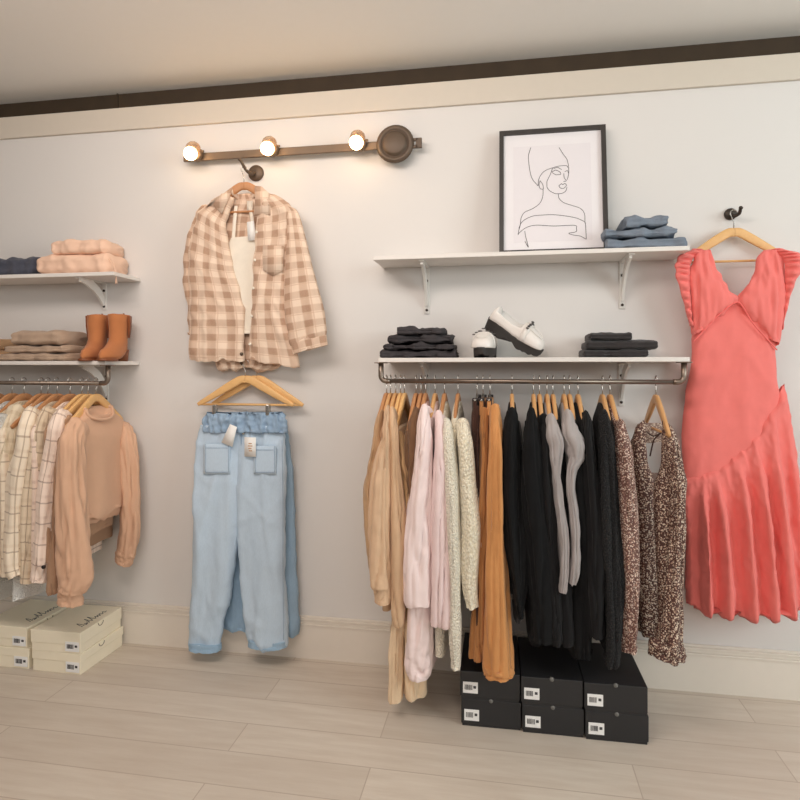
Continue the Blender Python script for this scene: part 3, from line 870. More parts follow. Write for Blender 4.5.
def top(name, cat, label, mat, side, hook, L, sleeve=None, d=0.405, rz=0.0, th=0.018, hw=0.198, wh=None, cuff=None, collar=None, kind='beech', hlabel=None, sdepth=0.042, group=None, wr=None, far=True, swr=None, sfold=0.36, neck=0.055, bare=False, hood=False, sh=0.0):
    o = rodpt(hook, side)
    hanger(o - Vector((0, 0, 0)), rz, hlabel, kind, 'hangers on the ' + ('right' if side == 'R' else 'left') + ' rod')
    t = thing(name, label, cat, (o.x, o.y, o.z - L), group)
    sd = random.random() * 40
    obj('body', garment_body(bmesh.new(), o, rz, L, hw, th, wh, wr, neck, sh=sh), mat, t)
    if sleeve:
        s = obj('sleeve', sleeve_bm(sleeve, d, sdepth, swr, sd, fold=sfold), mat, t)
        if cuff:
            obj('cuff', sleeve_bm(cuff, d, sdepth * 0.75, [(0.004, 60, 6, sd)], sd, 12), mat, s)
        if far:
            x0 = o.x - 0.004
            obj('sleeve', tube(bmesh.new(), [Vector((x0, -ROD + 0.15, o.z - 0.17)), Vector((x0, -ROD + 0.168, o.z - 0.25)), Vector((x0, -0.04 - 0.035, o.z - min(0.6, L * 0.85)))], [(th, 0.025), (th, 0.03), (th * 0.9, 0.026)], wr=[(0.004, 30, 5, sd)]), mat, t)
    if collar:
        bm = tube(bmesh.new(), [W(x, y, d_) for x, y, d_, _ in collar], [(h * 0.0036, 0.006) for _, _, _, h in collar], A=Vector((0.7, 0, 0.7)), n=14, m=20, hem=False, wr=[(0.004, 40, 40, sd)])
        obj('collar', bm, mat, t)
    return t

def hem_len(py, px, d, side):
    return rodpt(px, side).z - W(px, py, d).z

M['tan'] = cloth('tan fleece', (198, 165, 133)); M['tan2'] = cloth('light tan fleece', (206, 174, 143)); M['camel'] = cloth('camel wool', (184, 150, 116))
M['beige'] = cloth('beige cotton', (222, 196, 164)); M['brown'] = cloth('brown suede', (124, 92, 68)); M['pink'] = cloth('pale pink poplin', (230, 211, 208), 0.04)
M['pink2'] = cloth('dusty pink poplin', (222, 199, 197), 0.05)
M['boucle'] = knit('cream boucle', (252, 246, 230), (232, 220, 196), 190); M['cable'] = knit('chunky cream knit', (252, 244, 224), (222, 208, 178), 130)
M['rust'] = cloth('rust denim', (166, 114, 70)); M['orange'] = cloth('camel denim', (196, 138, 86)); M['darkbrown'] = cloth('dark brown corduroy', (70, 46, 38))
M['black'] = cloth('black cotton', (21, 21, 22), 0.2, sheen=0.03); M['black2'] = cloth('soft black jersey', (28, 27, 28), 0.2, sheen=0.05); M['charcoal'] = cloth('charcoal jersey', (84, 80, 80), 0.12)
M['greymarl'] = cloth('grey marl fleece', (160, 152, 150), 0.10); M['lace'] = knit('black lace', (30, 29, 31), (14, 13, 14), 220)
M['lace'].node_tree.nodes['Principled BSDF'].inputs['Sheen Weight'].default_value = 0.03
M['floral'] = floral('brown floral chiffon', (88, 58, 52), (176, 144, 124), (226, 208, 188), 185)
M['floral_in'] = floral('wrong side of brown floral chiffon', (128, 104, 94), (178, 158, 142), (200, 184, 168), 150); M['floral2'] = floral('pink floral chiffon', (110, 76, 68), (190, 152, 134), (226, 204, 188), 185)
M['mauve'] = cloth('mauve brown satin', (110, 88, 84))

G = 'clothes on the right rod'
H = lambda s: 'wooden hanger on the right rod holding ' + s
top('sweatshirt', 'sweatshirt', 'camel sweatshirt at the left end of the right rod, partly hidden', M['camel'], 'R', 386.5, hem_len(590, 375, .4, 'R'), [(384, 414, 2), (377, 446, 5), (370.5, 490, 7), (371, 530, 6), (376, 580, 5)], d=.395, kind='oak', hlabel=H('the camel sweatshirt at the left end'), group=G)
top('sweatshirt', 'sweatshirt', 'light tan sweatshirt with full cuffed sleeve, second from the left end', M['tan2'], 'R', 390.5, hem_len(600, 382, .4, 'R'), [(389, 410, 2), (387, 435, 5), (383, 475, 10), (380.5, 530, 13), (380.5, 570, 13.5), (381, 585, 12)], cuff=[(382.5, 580, 9), (383, 590, 9.5), (383, 602, 9)], d=.425, kind='beech', hlabel=H('the light tan sweatshirt with cuffed sleeve'), group=G)
top('sweatshirt', 'sweatshirt', 'tan sweatshirt with long narrow sleeve, third from the left end', M['tan'], 'R', 395.5, hem_len(612, 395, .4, 'R'), [(393.5, 412, 2), (394.5, 440, 5), (397, 500, 8), (398, 550, 7), (398, 600, 6), (399, 622, 4.5)], d=.405, kind='beech', hlabel=H('the tan sweatshirt with narrow sleeve'), group=G)
M['tan3'] = cloth('dull tan fleece', (188, 152, 112))
top('cardigan', 'cardigan', 'dull tan cardigan slipped low on its bare hanger arm', M['tan3'], 'R', 400.5, hem_len(640, 400, .37, 'R'), [(400, 440, 4), (405, 462, 7), (410, 500, 8), (412, 560, 7), (412, 620, 6)], d=.375, kind='pine', hlabel=H('the dull tan cardigan, arm showing bare'), group=G, hw=0.15, sh=0.035)
# trousers draped over a wooden hanger, hems near the floor
def trousers(name, label, mat, hook, path, d, depth, hlabel, clip=True, group=G, near=0.12, hemmat=None, kind='beech'):
    o = rodpt(hook, 'R')
    if clip: clip_hanger(o, 0, hlabel, 'clip hangers on the right rod')
    else: hanger(o, 0, hlabel, kind, 'hangers on the right rod')
    px, py, h = path[-1]
    t = thing(name, label, 'trousers', (o.x, o.y, W(px, py, d).z), group)
    s = random.random() * 30
    obj('leg', sleeve_bm(path, d, depth, [(0.010, 24, 1.6, s), (0.003, 55, 10, s)], s, 60, fold=0.40, rnd=0), mat, t)
    zt = o.z - (0.098 if clip else 0.19)
    zb = W(px, py, d).z + 0.02
    x = o.x
    obj('leg', tube(bmesh.new(), [Vector((x, -ROD + 0.02, zt + 0.02)), Vector((x, -ROD + 0.03, zt - 0.3)), Vector((x - 0.004, -ROD + 0.03, zb))], [(0.011, 0.11), (0.013, 0.105), (0.016, 0.11)], n=28, m=50, wr=[(0.010, 18, 1.5, s), (0.003, 50, 8, s)], sq=0.8), mat, t)
    obj('waistband', tube(bmesh.new(), [Vector((x, -ROD, zt + 0.022)), Vector((x, -ROD, zt - 0.025))], [(0.0125, 0.165), (0.0135, 0.168)], n=28, m=6, sq=0.7), mat, t)
    return t
trousers('trousers', 'long beige trousers under the tan cardigan, hem near the floor', M['beige'], 404.5, [(404, 445, 4), (408, 500, 6), (404, 580, 7), (398, 630, 7), (397, 670, 6), (396, 697, 5.5)], .35, 0.05, H('the long beige trousers'), False, kind='pine')
top('jacket', 'jacket', 'dark brown jacket half hidden behind the pink shirts', M['brown'], 'R', 421, hem_len(625, 420, .35, 'R'), [(418, 414, 4), (414, 438, 6), (412.5, 480, 6), (414, 560, 6)], d=.375, kind='oak', hlabel=H('the dark brown jacket'), group=G)
trousers('trousers', 'pale beige wide trousers with hem beside the pink shirt tail', M['beige'], 416, [(414, 450, 4), (413, 540, 6), (413, 620, 9), (414, 660, 11), (415, 693, 10)], .33, 0.06, H('the pale beige wide trousers'), False, kind='oak')
pk = top('shirt', 'shirt', 'pale pink shirt with stand collar and long rounded tail', M['pink'], 'R', 425.5, hem_len(668, 420, .38, 'R'), [(426.5, 412, 2.5), (424, 438, 6), (420, 480, 9.5), (417, 540, 13), (417.5, 602, 13)], d=.425, th=0.021, kind='oak', hlabel=H('the pale pink shirt with long tail'), group=G, collar=[(421.5, 411, .30, 2.5), (425, 409, .345, 3.6), (430, 411, .33, 3.2), (431, 415, .30, 2.5)], sdepth=.045, wh=0.17)
obj('shirt_tail', sleeve_bm([(421, 575, 10), (420.5, 600, 12.5), (420, 640, 14), (420, 662, 13.5), (419, 674, 10)], .395, .05, None, 17, fold=0.3, rnd=0), M['pink'], pk)
top('shirt', 'shirt', 'dusty pink shirt with wide straight sleeve beside the cream boucle cardigan', M['pink2'], 'R', 435, hem_len(668, 440, .38, 'R'), [(439, 417, 2.5), (440.5, 445, 6), (441.5, 500, 9), (442, 560, 11.5), (441.5, 622, 12)], d=.42, th=0.018, kind='beech', hlabel=H('the dusty pink shirt with wide sleeve'), group=G, collar=[(433, 416, .30, 2.5), (438, 416, .345, 3.2), (442, 417, .33, 2.8), (443, 421, .30, 2.2)])
kw = [(0.006, 28, 5, 3)]
top('cardigan', 'cardigan', 'cream boucle cardigan with narrow sleeve beside the dusty pink shirt', M['boucle'], 'R', 444.5, hem_len(655, 450, .38, 'R'), [(446, 424, 5.5), (449, 445, 6.5), (452, 490, 6.5), (455, 560, 6), (455, 620, 6.5), (456, 666, 5)], d=.43, kind='oak', hlabel=H('the cream boucle cardigan'), group=G, swr=kw, sfold=0.18)
top('sweater', 'sweater', 'chunky cream cable sweater with bulky rounded shoulder', M['cable'], 'R', 458, hem_len(605, 470, .39, 'R'), [(461, 424, 7), (465, 445, 8), (468, 480, 8), (471, 530, 9.5), (470, 580, 9), (473, 606, 6.5)], d=.42, th=.024, kind='oak', hlabel=H('the chunky cream cable sweater'), group=G, swr=kw, sfold=0.18)
M['olive'] = cloth('khaki cotton', (176, 160, 124))
trousers('trousers', 'dark brown trousers on a clip hanger beside the cream cable sweater', M['darkbrown'], 477, [(477, 412, 4), (477, 460, 4.5), (478, 540, 5), (479, 640, 5)], .37, .05, 'clip hanger on the right rod holding the dark brown trousers')
trousers('trousers', 'rust brown flared trousers between the dark brown and camel pairs', M['rust'], 483, [(485, 413, 4.5), (483.5, 470, 5.5), (481, 560, 7), (479.5, 620, 8), (478.5, 655, 9)], .38, .05, 'clip hanger on the right rod holding the rust brown trousers')
ct = trousers('trousers', 'camel orange flared trousers with frayed hem in front of the black boxes', M['orange'], 490, [(495.5, 412, 5), (496, 450, 7), (496, 530, 9), (496.5, 600, 11.5), (497.5, 671, 14)], .42, .05, 'clip hanger on the right rod holding the camel orange trousers')
obj('frayed_hem', sleeve_bm([(497.4, 665, 14), (497.5, 671, 14.6), (497.5, 674, 14)], .42, .052, [(0.004, 70, 40, 5)], 5, 10), M['orange'], ct)
bt = top('jacket', 'jacket', 'black jacket beside the camel orange trousers, sleeve hanging in front', M['black'], 'R', 512, hem_len(592, 515, .39, 'R'), [(512, 412, 3), (513, 445, 8.5), (514, 500, 11), (517, 550, 11), (519, 590, 7), (520.5, 616, 3.5)], d=.42, th=.022, hlabel=H('the black jacket beside the camel trousers'), group=G)
ob = rodpt(516, 'R')
obj('lining', garment_body(bmesh.new(), rodpt(517, 'R'), 0, hem_len(626, 519, .36, 'R'), .14, .012, sh=0.07), M['charcoal'], bt, label='charcoal grey lining')
top('coat', 'coat', 'long black coat left of the grey hoodies', M['black'], 'R', 533.5, hem_len(645, 540, .38, 'R'), [(530, 412, 3), (532, 445, 9), (535, 510, 12), (538, 580, 12), (541, 640, 11)], d=.425, th=.022, hlabel=H('the long black coat left of the grey hoodies'), group=G)
top('blouse', 'blouse', 'soft black blouse between the long black coat and the grey hoodies', M['black2'], 'R', 539.5, hem_len(640, 550, .37, 'R'), [(542.5, 420, 4), (546, 450, 6), (549, 510, 7), (553, 590, 6.5), (555, 640, 6)], d=.41, hlabel=H('the soft black blouse left of the grey hoodies'), group=G)
hs = [(0.006, 30, 8, 5), (0.003, 60, 20, 3)]
def hoodie(label, hook, path, hl, mat=None):
    t = top('hoodie', 'hoodie', label, mat or M['greymarl'], 'R', hook, hem_len(560, hook, .36, 'R'), path, d=.43, hlabel=hl, group=G, swr=hs, sdepth=.034, th=.016)
    return t
hoodie('left grey hoodie with a folded sleeve in front of black clothes', 547, [(549.5, 420, 4.5), (553, 432, 7), (556.5, 445, 7.5), (556, 458, 6.5), (556, 475, 4.5), (560, 505, 4.5), (564, 540, 5.5), (563.5, 572, 5), (562, 590, 4)], H('the left grey hoodie'))
top('blouse', 'blouse', 'black blouse hidden between the two grey hoodies', M['black2'], 'R', 553, hem_len(645, 560, .37, 'R'), [(556, 424, 4), (560, 470, 6), (563, 540, 7), (566, 640, 8)], d=.385, hlabel=H('the black blouse between the grey hoodies'), group=G)
hoodie('right grey hoodie with a bulging bent sleeve in front of black clothes', 564, [(566, 416, 4.5), (570, 430, 8), (575, 445, 9), (575, 457, 8), (571, 470, 5), (570.5, 490, 4.5), (574.5, 520, 5.5), (575, 555, 5), (572, 582, 4)], H('the right grey hoodie'))
top('shirt', 'shirt', 'black shirt just right of the right grey hoodie', M['black'], 'R', 569.5, hem_len(655, 575, .38, 'R'), [(573, 424, 4), (579, 470, 7), (582, 540, 9), (584, 620, 9), (584, 655, 8)], d=.385, hlabel=H('the black shirt right of the grey hoodies'), group=G)
top('jacket', 'jacket', 'soft black jacket with a smooth sleeve right of the grey hoodies', M['black2'], 'R', 578, hem_len(640, 585, .38, 'R'), [(584, 416, 2.5), (589, 445, 7), (593, 510, 8.5), (595, 580, 8), (597, 635, 7)], d=.41, hlabel=H('the soft black jacket with smooth sleeve'), group=G)
top('dress', 'dress', 'black lace dress hanging left of the pink floral blouse', M['lace'], 'R', 602.5, hem_len(655, 605, .38, 'R'), [(602.5, 415, 3), (606, 445, 9), (609, 510, 11), (611, 590, 10), (612, 640, 9), (612, 662, 8)], d=.41, hlabel=H('the black lace dress'), group=G, wh=.15)
top('blouse', 'blouse', 'pink floral blouse between the black lace dress and the V neck floral dress', M['floral2'], 'R', 610, hem_len(634, 625, .38, 'R'), [(619, 424, 5), (624, 450, 7.5), (628, 510, 9), (630, 580, 9.5), (630, 628, 8), (629, 650, 8)], d=.40, hlabel=H('the pink floral blouse'), group=G)

# floral dress turned towards the room
def floral_dress():
    o = rodpt(656, 'R'); rz = -0.02
    hanger(o, rz, H('the brown floral dress with open V neck'), 'beech', 'hangers on the right rod')
    t = thing('floral_dress', 'brown floral dress with open V neck at the right end of the right rod', 'dress', (o.x, o.y, o.z - 1.0), G)
    w = [(0.012, 20, 1.8, 41), (0.004, 45, 8, 42)]
    # back layer, two front halves either side of the opening, sleeves
    obj('back_neck', FLAT([(643, 423, 662, 423, 0.006), (640, 430, 664, 430, 0.008), (639, 442, 666, 442, 0.008)], 0.14, m=20, wr=w), M['floral_in'], t, label='paler wrong side of the back neck')
    obj('back_panel', FLAT([(638, 472, 674, 474, 0.010), (638, 500, 676, 500, 0.014), (641, 560, 678, 560, 0.014), (643, 634, 680, 640, 0.014)], 0.12, wr=w), M['floral_in'], t, label='paler wrong side of the back')
    obj('front_panel', FLAT([(643, 420, 646, 423, 0.006), (637, 427, 646, 432, 0.014), (633, 440, 646, 446, 0.02), (633, 462, 648, 464, 0.024), (635, 482, 654, 482, 0.028), (638, 530, 658, 530, 0.03), (640, 580, 660, 580, 0.03), (642, 634, 662, 638, 0.03)], 0.215, wr=w), M['floral'], t)
    obj('front_panel', FLAT([(662, 420, 665, 423, 0.006), (662, 430, 670, 429, 0.014), (661.5, 446, 676, 444, 0.02), (661, 464, 679, 464, 0.024), (657, 476, 680, 476, 0.028), (653, 490, 681, 482, 0.03), (654, 530, 682, 530, 0.032), (656, 580, 682, 580, 0.032), (658, 640, 682, 642, 0.03)], 0.33, wr=w), M['floral'], t)
    s = obj('sleeve', sleeve_bm([(666, 430, 4), (673, 450, 7), (677, 485, 8), (676, 530, 8.5), (674, 580, 9), (672, 625, 11), (669, 650, 14)], .37, .04, [(0.014, 26, 2.5, 44), (0.004, 60, 14, 45)], 44), M['floral'], t)
    obj('ruffle_cuff', sleeve_bm([(668, 638, 12), (667, 648, 16), (666, 656, 18)], .37, .045, [(0.014, 50, 4, 9)], 9, 14), M['floral'], s)
    obj('sleeve', sleeve_bm([(640, 430, 4), (635.5, 450, 5), (636, 490, 6), (640, 540, 7), (643, 590, 7), (644, 630, 7)], .15, .035, [(0.010, 26, 2.5, 48)], 48), M['floral'], t)
    obj('neck_tie', wire(bmesh.new(), [W(647, 432, .25), W(653, 436, .30), W(661, 433, .34), W(654, 440, .31), W(650, 456, .29)], 0.0025, 8, 24), M['darkbrown'], t)
floral_dress()

# left rod
GL = 'clothes on the left rod'
HL = lambda s: 'wooden hanger on the left rod holding ' + s
M['win1'] = plaid('cream windowpane flannel', (246, 230, 208), (228, 206, 180), (210, 182, 154), 0.075, 0.16, (150, 120, 98))
M['win2'] = plaid('olive cream check', (232, 216, 190), (206, 186, 156), (186, 164, 134), 0.045, 0.35)
M['win3'] = plaid('tan windowpane flannel', (226, 206, 180), (206, 182, 154), (180, 152, 126), 0.07, 0.2, (136, 106, 86))
M['win4'] = plaid('pink cream windowpane', (250, 228, 212), (232, 206, 188), (206, 174, 156), 0.08, 0.14, (146, 112, 96))
M['white'] = knit('white eyelet cotton', (250, 248, 244), (238, 236, 230), 260)
M['taupe'] = cloth('taupe jersey', (166, 132, 106)); M['mush'] = cloth('pinkish tan fleece', (206, 166, 138), 0.05)
M['darkgrey'] = cloth('dark grey wool', (74, 68, 66))
wl = [(0.012, 16, 1.8, 51), (0.004, 45, 9, 52)]
top('blazer', 'blazer', 'dark grey blazer at the left edge of the picture', M['darkgrey'], 'L', -4, 0.66, [(-20, 425, 7), (-26, 480, 10), (-28, 560, 10)], kind='oak', hlabel=HL('the dark grey blazer'), group=GL)
top('blouse', 'blouse', 'white eyelet blouse with long hem behind the checked shirts', M['white'], 'L', 12, hem_len(600, 10, .3, 'L'), [(-2, 414, 6), (-8, 450, 8), (-12, 540, 8)], kind='oak', hlabel=HL('the white eyelet blouse'), group=GL, th=.03, wh=0.2)
top('shirt', 'shirt', 'olive cream checked shirt next to the white eyelet blouse', M['win2'], 'L', 24, hem_len(572, 20, .35, 'L'), [(20, 411, 7), (11, 432, 9), (4, 470, 10), (0, 530, 11), (-2, 575, 10)], kind='oak', hlabel=HL('the olive cream checked shirt'), group=GL, collar=[(18, 411, .28, 2.5), (24, 406, .25, 3), (33, 404, .2, 3)], swr=wl, th=.024, d=.37)
top('shirt', 'shirt', 'cream windowpane shirt with wide sleeve, left of the tan windowpane shirt', M['win1'], 'L', 41, hem_len(575, 35, .35, 'L'), [(37, 412, 6), (28, 434, 9), (19, 480, 11), (16, 530, 11.5), (17, 565, 10), (20, 575, 9)], kind='oak', hlabel=HL('the cream windowpane shirt'), group=GL, collar=[(34, 414, .3, 2.5), (40, 408, .26, 3), (47, 406, .2, 3)], swr=wl, th=.026, d=.38)
top('blouse', 'blouse', 'white cotton top whose hem shows below the windowpane shirts', M['white'], 'L', 48, hem_len(598, 40, .33, 'L'), None, kind='oak', hlabel=HL('the white cotton top'), group=GL, th=.02, wh=0.18, hw=.15)
top('shirt', 'shirt', 'tan windowpane shirt between the cream and the pink cream windowpane shirts', M['win3'], 'L', 57, hem_len(574, 50, .35, 'L'), [(53, 412, 6), (44, 434, 8), (37, 480, 9), (33, 540, 9), (31, 580, 8)], kind='oak', hlabel=HL('the tan windowpane shirt'), group=GL, collar=[(50, 414, .3, 2.5), (56, 408, .26, 3), (63, 406, .2, 3)], swr=wl, th=.024, d=.36)
ps = top('shirt', 'shirt', 'pink cream windowpane shirt with a dark cuff button', M['win4'], 'L', 70, hem_len(574, 60, .35, 'L'), [(66, 414, 6), (58, 434, 8), (50, 480, 8.5), (46, 530, 8), (43, 565, 8), (41, 580, 8)], kind='oak', hlabel=HL('the pink cream windowpane shirt'), group=GL, collar=[(60, 416, .3, 2.5), (68, 410, .26, 3), (76, 407, .2, 3)], swr=wl, th=.022, d=.38)
obj('button', lathe(bmesh.new(), W(43.5, 567, .425), (0.2, -1, 0), ((-0.006, 0.006), (0.002, 0.0075), (0.004, 0.006), (0.004, 0)), 14), M['clip'], ps, label='dark cuff button')
top('sweater', 'sweater', 'taupe sweater just behind the pinkish tan cropped sweatshirt', M['taupe'], 'L', 82, hem_len(560, 70, .36, 'L'), [(75, 420, 4.5), (66, 440, 6), (61, 490, 6.5), (59, 550, 6), (59, 590, 5)], kind='pine', hlabel=HL('the taupe sweater'), group=GL, d=.365, th=.016)
hanger(rodpt(88, 'L'), 0.0, 'bare wooden hanger on the left rod beside the cropped sweatshirt', 'pine', 'hangers on the left rod')

def cropped_sweatshirt():
    o = rodpt(96, 'L'); rz = 0.06
    hanger(o, rz, HL('the pinkish tan cropped sweatshirt'), 'pine', 'hangers on the left rod')
    t = thing('sweatshirt', 'pinkish tan cropped sweatshirt at the right end of the left rod', 'sweatshirt', (o.x, o.y, o.z - 0.75), GL)
    L = hem_len(512, 98, .2, 'L')
    b = garment_body(bmesh.new(), o, rz, L, .196, .036, .19, [(0.018, 14, 2.2, 61), (0.006, 30, 8, 62), (0.003, 70, 30, 63)], neck=.088, sh=0.022, dip=0.05)
    obj('body', b, M['mush'], t)
    ux = Vector((math.sin(rz), -math.cos(rz), 0)); xx = Vector((math.cos(rz), math.sin(rz), 0))
    pts = []
    for k in range(24):
        a = 2 * PI * k / 24
        pts.append(o + ux * 0.088 * math.cos(a) + xx * (0.014 + 0.026 * math.sin(a)) + Vector((0, 0, -0.112 - 0.048 * max(0, math.sin(a)) ** 0.6)))
    pts.append(pts[0])
    obj('neck_rib', wire(bmesh.new(), pts, 0.0065, 10), M['mush'], t)
    s1 = [(0.012, 26, 3, 64), (0.004, 55, 14, 65)]
    s = obj('sleeve', sleeve_bm([(80, 424, 8), (72, 445, 11), (71, 490, 13), (73, 540, 16), (74, 575, 16.5), (72, 590, 13)], .392, .05, s1, 3), M['mush'], t)
    obj('cuff', sleeve_bm([(72, 584, 12), (71, 592, 12), (70, 603, 13)], .392, .04, [(0.005, 70, 6, 3)], 3, 12), M['mush'], s)
    s = obj('sleeve', sleeve_bm([(121, 426, 7), (127, 445, 10), (130, 490, 11), (130, 525, 11), (126, 555, 11)], .075, .03, s1, 9), M['mush'], t)
    obj('cuff', sleeve_bm([(127, 550, 10), (125, 556, 10), (122, 563, 8)], .075, .026, [(0.004, 70, 6, 3)], 3, 12), M['mush'], s)
    hemw = tube(bmesh.new(), [o + Vector((0, 0, -L + 0.015)), o + Vector((0, 0, -L - 0.005)), o + Vector((0, 0, -L - 0.03))], [(.042, .178), (.043, .18), (.036, .165)], A=xx, n=40, m=10, wr=[(0.010, 40, 4, 5), (0.012, 12, 8, 7)])
    obj('hem_rib', hemw, M['mush'], t)
    obj('lining', tube(bmesh.new(), [o + Vector((0, 0, -L)), o + Vector((0, 0, -L - 0.075))], [(.02, .12), (.02, .11)], A=xx, n=24, m=10, wr=[(0.012, 20, 2, 3)]), M['taupe'], t, label='darker taupe lining below the hem')
cropped_sweatshirt()

# ------------------------------------------------------------------ folded clothes
def folded(name, cat, label, mat, x0, x1, y0, y1, d0, group, zbase, layers=2, depth=0.2, seed=0, rough=0.006, extra=None, ry=0.0):
    """folded garment lying on a shelf: layers of soft folds, front edge at distance d0"""
    a = W(x0, y1, d0); b = W(x1, y0, d0)
    h = abs(S((x0 + x1) / 2, d0) * (y1 - y0))
    zb = zbase; rnd = random.Random(seed)
    dep = min(depth, d0 - 0.012)
    bm = bmesh.new()
    for l in range(layers):
        z0 = zb + h * l / layers; hh = h / layers
        e0 = rnd.uniform(-0.006, 0.006); e1 = rnd.uniform(-0.008, 0.005); ey = rnd.uniform(0, 0.012)
        rings = []
        m = 40
        for k in range(m + 1):
            q = k / m
            x = a.x + e0 + (b.x + e1 - a.x - e0) * q
            e = min(q, 1 - q) * 16
            g = 1 if e >= 1 else 0.86 + 0.14 * math.sqrt(max(0, 1 - (1 - e) ** 2))
            ring = []
            for i in range(36):
                an = 2 * PI * i / 36; ca, sa = math.cos(an), math.sin(an)
                yy = -d0 + dep / 2 + ey + math.copysign(abs(ca) ** 0.4, ca) * dep / 2 * (0.96 + 0.04 * g) * (1 - 0.06 * math.exp(-(sa / 0.16) ** 2))
                zz = z0 + hh / 2 + math.copysign(abs(sa) ** 0.75, sa) * hh * 0.52 * g
                ring.append(Vector((x, min(yy, -0.008), zz)))
            rings.append(ring)
        t = bmesh.new(); loft(t, rings)
        wrinkle(t, [(rough * 1.2, 16, 15, seed + l), (rough * 0.5, 45, 44, seed + 3 + l)])
        for v in t.verts:
            v.co.z = max(v.co.z, zb + 0.001); v.co.y = min(v.co.y, -0.008)
        me = bpy.data.meshes.new('tmp'); t.to_mesh(me); t.free(); bm.from_mesh(me); bpy.data.meshes.remove(me)
    o = obj(name, bm, mat)
    tag(o, label, cat, group)
    return zb + h

M['jeansgrey'] = denim('grey blue denim', (118, 128, 142), (146, 156, 168)); M['blackdenim'] = denim('washed black denim', (62, 58, 60), (78, 74, 76))
M['blackcotton'] = cloth('black twill', (58, 54, 54)); M['sweatpink'] = cloth('pink beige fleece', (226, 190, 166), 0.04)
M['khaki'] = cloth('mushroom twill', (172, 148, 128)); M['navy'] = cloth('navy knit', (78, 80, 92), 0.2)
# left upper
g = 'folded clothes on the upper left shelf'
z = folded('folded_sweatpants', 'sweatpants', 'pink beige folded sweatpants lying at the bottom of their stack', M['sweatpink'], 36, 104, 251, 271, .178, g, ZU_L, 1, seed=3, rough=0.009)
folded('folded_sweatpants', 'sweatpants', 'pink beige folded sweatpants lying on top of their stack', M['sweatpink'], 51, 99, 236, 251, .172, g, z, 1, seed=8, rough=0.009)
bm = bmesh.new()
for dx in (0, 1.6):
    wire(bm, [W(108 + dx, 258, .15), W(112 + dx, 264, .155), W(116 - dx * .6, 271, .158), W(115.5 + dx, 284, .158)], 0.0016, 6, 16)
dr = tag(obj('drawstring', bm, M['sweatpink']), 'pale drawstring hanging from the sweatpants over the shelf edge', 'drawstring')
folded('folded_sweater', 'sweater', 'dark blue grey crumpled knit at the left edge of the upper left shelf', M['navy'], -30, 29, 254, 272, .175, g, ZU_L, 1, seed=5, rough=0.014)
# left lower
g = 'folded trousers on the lower left shelf'
z = ZL_L
for lab, x0, x1, y0, y1, sd in (('mushroom folded trousers at the bottom of the stack beside the boots', -6, 62, 353, 361, 2), ('mushroom folded trousers in the middle of the stack beside the boots', 2, 60, 345, 353, 6), ('mushroom folded trousers on top of the stack beside the boots', 10, 58, 330, 345, 9)):
    z = folded('folded_trousers', 'trousers', lab, M['khaki'], x0, x1, y0, y1, .225, g, z, 1, seed=sd, rough=0.007)
folded('folded_trousers', 'trousers', 'tan folded trousers at the left edge of the lower left shelf', M['camel'], -60, -10, 338, 361, .225, g, ZL_L, 2, seed=4)
# right upper
g = 'folded jeans on the upper right shelf'
z = ZU_R
for lab, x0, x1, y0, y1, sd in (('grey blue folded jeans at the bottom of the stack beside the framed drawing', 608, 685, 235, 247, 1), ('grey blue folded jeans in the middle of the stack beside the framed drawing', 606, 681, 225.5, 235, 4), ('grey blue folded jeans on top of the stack beside the framed drawing', 626, 672, 214, 225.5, 7)):
    z = folded('folded_jeans', 'jeans', lab, M['jeansgrey'], x0, x1, y0, y1, .172, g, z, 1, seed=sd, rough=0.014, depth=.15)
# right lower left pile
g = 'dark folded trousers on the lower right shelf'
z = ZL_R
for lab, x0, x1, y0, y1, sd in (('washed black folded trousers at the bottom of the stack left of the loafers', 380, 455, 349.5, 357.5, 1), ('washed black folded trousers in the middle of the stack left of the loafers', 382, 452, 343, 349.5, 2), ('washed black folded trousers, second from top, left of the loafers', 387, 450, 334, 343, 5), ('washed black crumpled trousers on top of the stack left of the loafers', 397, 440, 327, 334, 8)):
    z = folded('folded_trousers', 'trousers', lab, M['blackdenim'], x0, x1, y0, y1, .215, g, z, 1, seed=sd, rough=0.014, depth=.18)
g = 'black folded trousers right of the loafers'
z = ZL_R
for lab, x0, x1, y0, y1, sd in (('black folded trousers at the bottom of the stack right of the loafers', 585, 650, 347.5, 355.5, 11), ('black folded trousers in the middle of the stack right of the loafers', 589, 658, 338.5, 347.5, 13), ('black folded trousers on top of the stack right of the loafers', 590, 634, 330, 338.5, 15)):
    z = folded('folded_trousers', 'trousers', lab, M['blackcotton'], x0, x1, y0, y1, .215, g, z, 1, seed=sd, rough=0.006, depth=.18)

# ------------------------------------------------------------------ framed drawing leaning on the wall
FD = 0.085
fr = thing('picture_frame', 'black framed line drawing of a woman leaning on the upper right shelf', 'picture', (W(553, 248, FD).x, -FD, ZU_R))
